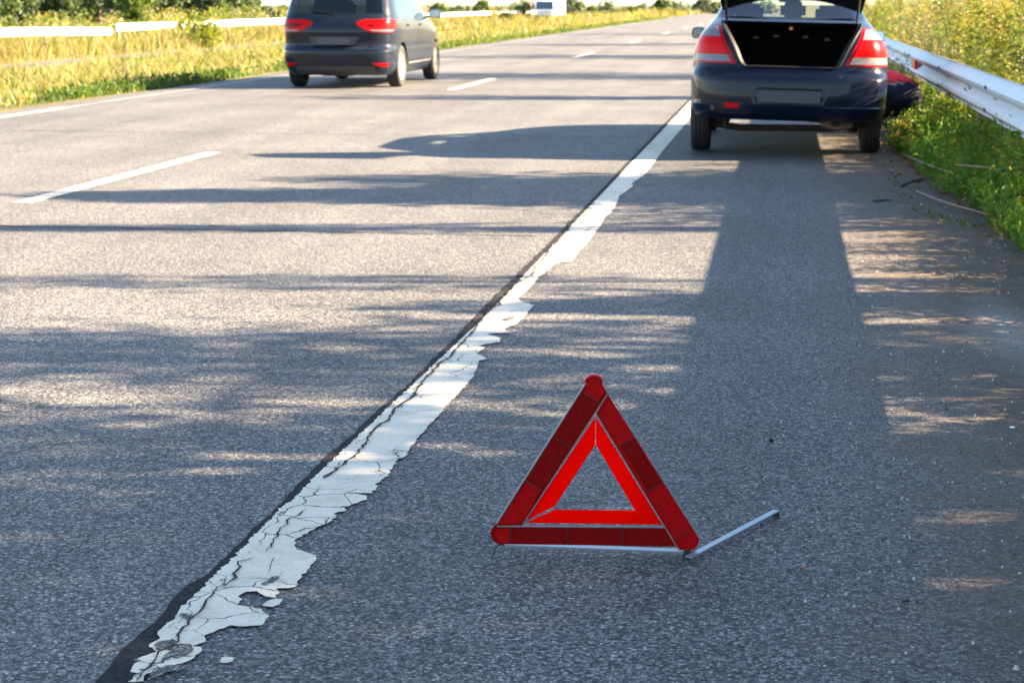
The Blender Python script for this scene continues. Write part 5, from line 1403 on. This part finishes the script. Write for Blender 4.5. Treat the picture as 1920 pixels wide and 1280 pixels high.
# ---- trees that stand to the right of the road and shade it
def shade_trees():
    G = [GREEN_A, GREEN_B, GREEN_C]
    spec = [  # r, D, height, z0 fraction, radius, leaves, label
        (8.0, -0.4, 6.2, .12, (1.5, 1.6), 9000, "dense tree beyond the guardrail abreast of the camera"),
        (8.2, 2.5, 6.2, .14, (1.5, 1.6), 13000, "leafy roadside tree nearest the camera beyond the guardrail"),
        (9.8, 3.7, 7.4, .12, (1.5, 1.0), 6500, "tall dense tree set behind the two nearest roadside trees"),
        (7.4, 4.9, 5.6, .13, (1.4, 1.1), 5400, "young tree beyond the guardrail level with the warning triangle"),
        (8.6, 6.4, 6.6, .16, (1.3, 1.1), 3300, "thin-crowned tree beyond the guardrail past the warning triangle"),
        (7.6, 7.6, 4.3, .26, (1.2, .42), 1500, "slender sapling before the gap in the roadside trees"),
        (9.5, 10.35, 7.4, .34, (.9, .26), 1100, "narrow sapling standing alone in the tree gap"),
        (9.6, 8.3, 7.0, .30, (1.1, .35), 300, "sparse sapling at the near side of the tree gap"),
        (8.4, 12.45, 5.5, .18, (1.4, 1.3), 9500, "round roadside tree behind the guardrail short of the parked car"),
        (12.5, 24.8, 8.0, .35, (1.2, .8), 2600, "tall tree set back from the road beyond the parked car"),
        (13.5, 31.5, 9.0, .28, (1.6, 2.5), 5600, "broad tree set back beyond the weeds, past the parked car"),
        (16.0, 43.5, 9.5, .28, (1.8, 2.6), 4600, "broad tree far along the right verge"),
        (19.0, 56.0, 9.5, .28, (1.8, 2.6), 3600, "second broad tree far along the right verge"),
        (22.0, 74.0, 10.0, .25, (2.0, 5.0), 4600, "last broad tree visible along the right verge"),
    ]
    for i, (r_, D, h, z0, cr, n, lab) in enumerate(spec):
        p = rd(r_, D); p.z = terrain_z(p.x, p.y)
        o = tree("roadside_tree", lab, p, h, cr, n, .14, G, 200 + i, "trees shading the road from the right", z0=z0, trunk_r=.045 if n < 1200 else None)
        o.rotation_euler.z = YAW
shade_trees()

def shade_shrubs():  # shrubs added out of view to block low sun on the shoulder
    for i, (r_, D, h, rad) in enumerate([(5.4, 11.15, 2.4, .8), (5.7, 12.2, 2.6, .9), (5.5, 13.5, 2.2, .8), (5.2, 4.2, 1.7, .9), (5.0, 5.9, 1.7, .8), (5.3, 2.6, 1.9, .9), (6.6, 15.4, 2.0, .8), (7.4, 17.6, 2.3, .9)]):
        p = rd(r_, D)
        bush("leafy_shrub", ["low leafy shrub behind the guardrail short of the tree gap", "tallest leafy shrub behind the guardrail", "leafy shrub just beyond the tallest one behind the guardrail", "broad low shrub behind the guardrail level with the triangle", "broad low shrub before the sunny gap", "shrub behind the guardrail nearest the camera", "shrub behind the weeds short of the parked car", "shrub behind the weeds abreast of the parked car"][i], "shrub", p.x, p.y, h, rad, 4200, .085, [GREEN_A, GREEN_B, YEL_A], 500 + i, "shrubs behind the guardrail")
shade_shrubs()

def far_trees():
    G = [FAR_GREEN, GREEN_A, FAR_HAZED, FAR_GREEN]; lab = "dark green tree in the row beyond the far guardrail"
    protos = []
    r = random.Random(3)
    for i in range(15):
        px = -60 + i * 36 + r.uniform(-10, 10); Y = r.uniform(118, 165)
        X = (px - 1471) / 3300 * Y; h = r.uniform(4.5, 7.5); cr = r.uniform(1.7, 2.6)
        loc = (X, Y, terrain_z(X, Y))
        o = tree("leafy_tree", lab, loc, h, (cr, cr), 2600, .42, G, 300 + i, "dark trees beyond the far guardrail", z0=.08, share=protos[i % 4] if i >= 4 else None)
        if i < 4: protos.append(o)
        else: o.rotation_euler.z = r.uniform(0, 6.2)
    o = tree("leafy_tree", "bright light-green tree standing in front of the dark row", ((240 - 1471) / 3300 * 105, 105, terrain_z(-39, 105)), 3.4, (1.0, 1.0), 1500, .3, [GREEN_B, GREEN_A, GREEN_B], 350, z0=.05)
    bush("yellow_bush", "tall yellowish bush overlapping the far guardrail", "bush", (372 - 1471) / 3300 * 84, 84, 1.9, 1.1, 1300, .2, [YEL_A, GREEN_B, YEL_A], 351)
    tree("leafy_tree", "slim tree with a clear trunk at the right end of the dark row", ((438 - 1471) / 3300 * 150, 150, terrain_z(-47, 150)), 5.0, (1.0, 1.0), 900, .4, [FAR_GREEN, GREEN_A], 352, z0=.3)
    tree("leafy_tree", "rounded bush-like tree beside the slim one left of the grey car", ((470 - 1471) / 3300 * 200, 200, terrain_z(-60, 200)), 3.1, (1.7, 1.7), 1100, .45, [FAR_GREEN, GREEN_A], 353, z0=.03)
    bush("round_bush", "dark-bottomed green bush standing left of the truck", "bush", (962 - 1471) / 3300 * 165, 165, 1.75, .75, 900, .22, [GREEN_A, GREEN_B, GREEN_C], 354)
    bush("round_bush", "yellow-flowering bush further left of the truck", "bush", (935 - 1471) / 3300 * 180, 180, 1.45, .8, 700, .22, [YEL_B, YEL_A, GREEN_B], 355)
    bush("round_bush", "light green bush close beside the truck", "bush", (990 - 1471) / 3300 * 200, 200, 2.6, 1.0, 800, .26, [GREEN_B, FAR_GREEN, YEL_A], 356)
    # scattered trees on the skyline
    sl = [(835, 320, 7.5), (868, 340, 6.0), (890, 420, 8.5), (915, 330, 7.2), (942, 420, 7.5), (975, 380, 7.5), (1062, 330, 6.5), (1082, 300, 7.0), (1098, 360, 6.3), (1120, 420, 6.8), (1147, 400, 8.3), (1172, 380, 5.8), (1195, 340, 5.8), (1212, 390, 6.6), (1230, 300, 5.2), (1252, 280, 5.3), (1272, 330, 6.2), (1292, 380, 7.0), (1310, 420, 7.4), (1330, 300, 5.8), (510, 420, 8.5), (530, 400, 7.2), (550, 460, 8.5), (1352, 360, 6.6), (1380, 300, 5.6), (1410, 400, 7.2), (1440, 330, 6.1), (495, 450, 7.8)]
    pr = []
    for i, (px, Y, h) in enumerate(sl):
        X = (px - 1471) / 3300 * Y
        o = tree("skyline_tree", "small hazy tree on the distant skyline", (X, Y, terrain_z(X, Y) - .3), h * .72, (2.4, 2.4), 900, .7, [FAR_HAZED, FAR_HAZED, FAR_GREEN] if i % 3 else [FAR_GREEN, GREEN_A, FAR_GREEN], 400 + i, "scattered trees on the skyline", z0=.02, share=pr[i % 6] if i >= 6 else None)
        if i < 6: pr.append(o)
        else: o.rotation_euler.z = r.uniform(0, 6.2); k = h / sl[i % 6][2]; o.scale = (1.0, 1.0, k)
far_trees()

# ------------------------------------------------------------------ small litter on the shoulder
def litter():
    def twig(label, pts, w, m=None):
        P = [ground_at(a, b, z) for a, b, z in pts]
        o = MB().tube(P, [w] * (len(P) - 1) + [w * .4], 6).build("twig", m or TWIG, smooth=60); tag(o, label, "twig"); return o
    TWIG = mat("twig_bark", (.20, .13, .10), .85, noise=.3, nscale=60); DK = mat("dark_twig", (.05, .03, .02), .9)
    twig("long bare stick arching from the weeds beside the rear wheel", [(1693, 289, .01), (1725, 303, .05), (1775, 322, .09), (1840, 348, .10)], .009)
    twig("thin reddish stick lying lower, pointing towards the weeds", [(1718, 358, .01), (1760, 375, .02), (1800, 388, .03), (1862, 404, .06)], .006)
    twig("short thin stick caught among the green weeds", [(1795, 309, .22), (1840, 313, .22), (1880, 318, .24)], .006)
    twig("short dark stick lying flat on the dirty asphalt", [(1637, 377, .006), (1655, 375.5, .008), (1672, 375, .006)], .008, DK)
    twig("curled dark brown branch end beside the weeds", [(1690, 349, .01), (1708, 341, .03), (1730, 335, .05), (1745, 336, .05)], .012, DK)
    twig("forked dark twig at the right edge of the dirt", [(1884, 508, .006), (1892, 500, .015), (1889, 492, .03)], .004, DK)
    def chip(label, cat, px, py, s, m, name, seed):
        bm = bmesh.new(); bmesh.ops.create_icosphere(bm, subdivisions=2, radius=1); rg = random.Random(seed)
        for v in bm.verts: v.co = Vector((v.co.x * s[0], v.co.y * s[1], v.co.z * s[2])) * rg.uniform(.75, 1.15)
        me = bpy.data.meshes.new(name); bm.to_mesh(me); bm.free(); me.materials.append(m)
        o = link(bpy.data.objects.new(name, me)); p = ground_at(px, py); o.location = (p[0], p[1], s[2] * .7); tag(o, label, cat)
    chip("small black lump lying on the asphalt right of the triangle", "pebble", 1446, 828, (.008, .007, .006), DARK_HOLE, "black_pebble", 1)
    chip("flat whitish scrap on the dirt near the right edge", "scrap", 1898, 802, (.009, .010, .003), mat("paper_white", (.75, .78, .76), .7), "white_scrap", 2)
    chip("tiny green leaf scrap on the dirt", "leaf", 1694, 1067, (.006, .006, .002), mat("green_scrap", (.05, .22, .10), .6), "green_scrap", 3)
    chip("dark stone lying in the dirt at lower right", "stone", 1697, 1127, (.010, .008, .006), mat("dark_stone", (.05, .055, .07), .8), "dark_stone", 4)
    chip("reddish stone on the asphalt right of the triangle's leg", "stone", 1506, 1064, (.006, .005, .004), mat("red_stone", (.30, .14, .09), .8), "red_stone", 5)
    # creeping vine over the asphalt
    lc = LeafCloud(61); P = np.array([ground_at(*p, .012) for p in ((1660, 305), (1672, 325), (1688, 345), (1690, 362), (1712, 385), (1740, 403), (1770, 410), (1800, 418), (1835, 425))]); lc.stem(P, .005, 0)
    t = lc.rng.uniform(0, 1, 90); Q = np.stack([np.interp(t, np.linspace(0, 1, len(P)), P[:, k]) for k in range(3)], 1) + lc.rng.normal(0, 1, (90, 3)) * np.array([.03, .05, .006]); Q[:, 2] = abs(Q[:, 2]) + .006
    lc.diamonds(Q, .028, .020, lc.rng.integers(0, 2, 90)); o = lc.obj("creeping_vine", WEEDS); tag(o, "thin green vine creeping over the asphalt beside the weeds", "plant")
    # fallen leaves along the verge
    lc = LeafCloud(62); r = lc.rng; n = 220; y = r.uniform(7, 18, n); x = np.interp(y, [7, 9.5, 12, 14, 16.5, 18], [1.5, 1.34, 1.24, 1.0, .98, 1.1]) + r.normal(0, .09, n)
    lc.diamonds(np.stack([x, y, np.full(n, .012)], 1), .045, .025, 0, np.stack([r.normal(size=n), r.normal(size=n), np.zeros(n)], 1)); o = lc.obj("fallen_leaves", [BROWN]); tag(o, "brown fallen leaves scattered along the verge", "leaves", kind="stuff")
    # loose grit
    r = np.random.default_rng(9); vs, qs = [], []; n = 4200
    X = r.uniform(-.2, 1.5, n); Y = np.exp(r.uniform(np.log(2.9), np.log(12), n)); keep = r.uniform(size=n) < np.clip((X + .2) / 1.2, .05, 1); X, Y = X[keep], Y[keep]
    for i, (x, y) in enumerate(zip(X, Y)):
        s = r.uniform(.0014, .0050) * (1.7 if r.uniform() < .06 else 1); a = r.uniform(0, 3.1); c, d = math.cos(a) * s, math.sin(a) * s; b = len(vs); e = r.uniform(.6, 1)
        vs += [(x + c, y + d, 0), (x - d * e, y + c * e, 0), (x - c, y - d, 0), (x + d * e, y - c * e, 0), (x + c * .5, y + d * .5, s * 1.3), (x - d * .5, y + c * .5, s * 1.3), (x - c * .5, y - d * .5, s * 1.1), (x + d * .5, y - c * .5, s * 1.1)]
        for k in range(4): qs.append((b + k, b + (k + 1) % 4, b + 4 + (k + 1) % 4, b + 4 + k))
        qs.append((b + 4, b + 5, b + 6, b + 7))
    me = fast_mesh("loose_grit", vs, qs, [mat("grit", (.16, .15, .14), .9), mat("grit_pale", (.36, .34, .31), .9), mat("grit_dark", (.05, .05, .055), .9)], np.repeat(r.integers(0, 3, len(X)), 5))
    o = link(bpy.data.objects.new("loose_grit", me)); tag(o, "loose grit scattered over the dirty shoulder", "grit", kind="stuff")
litter()
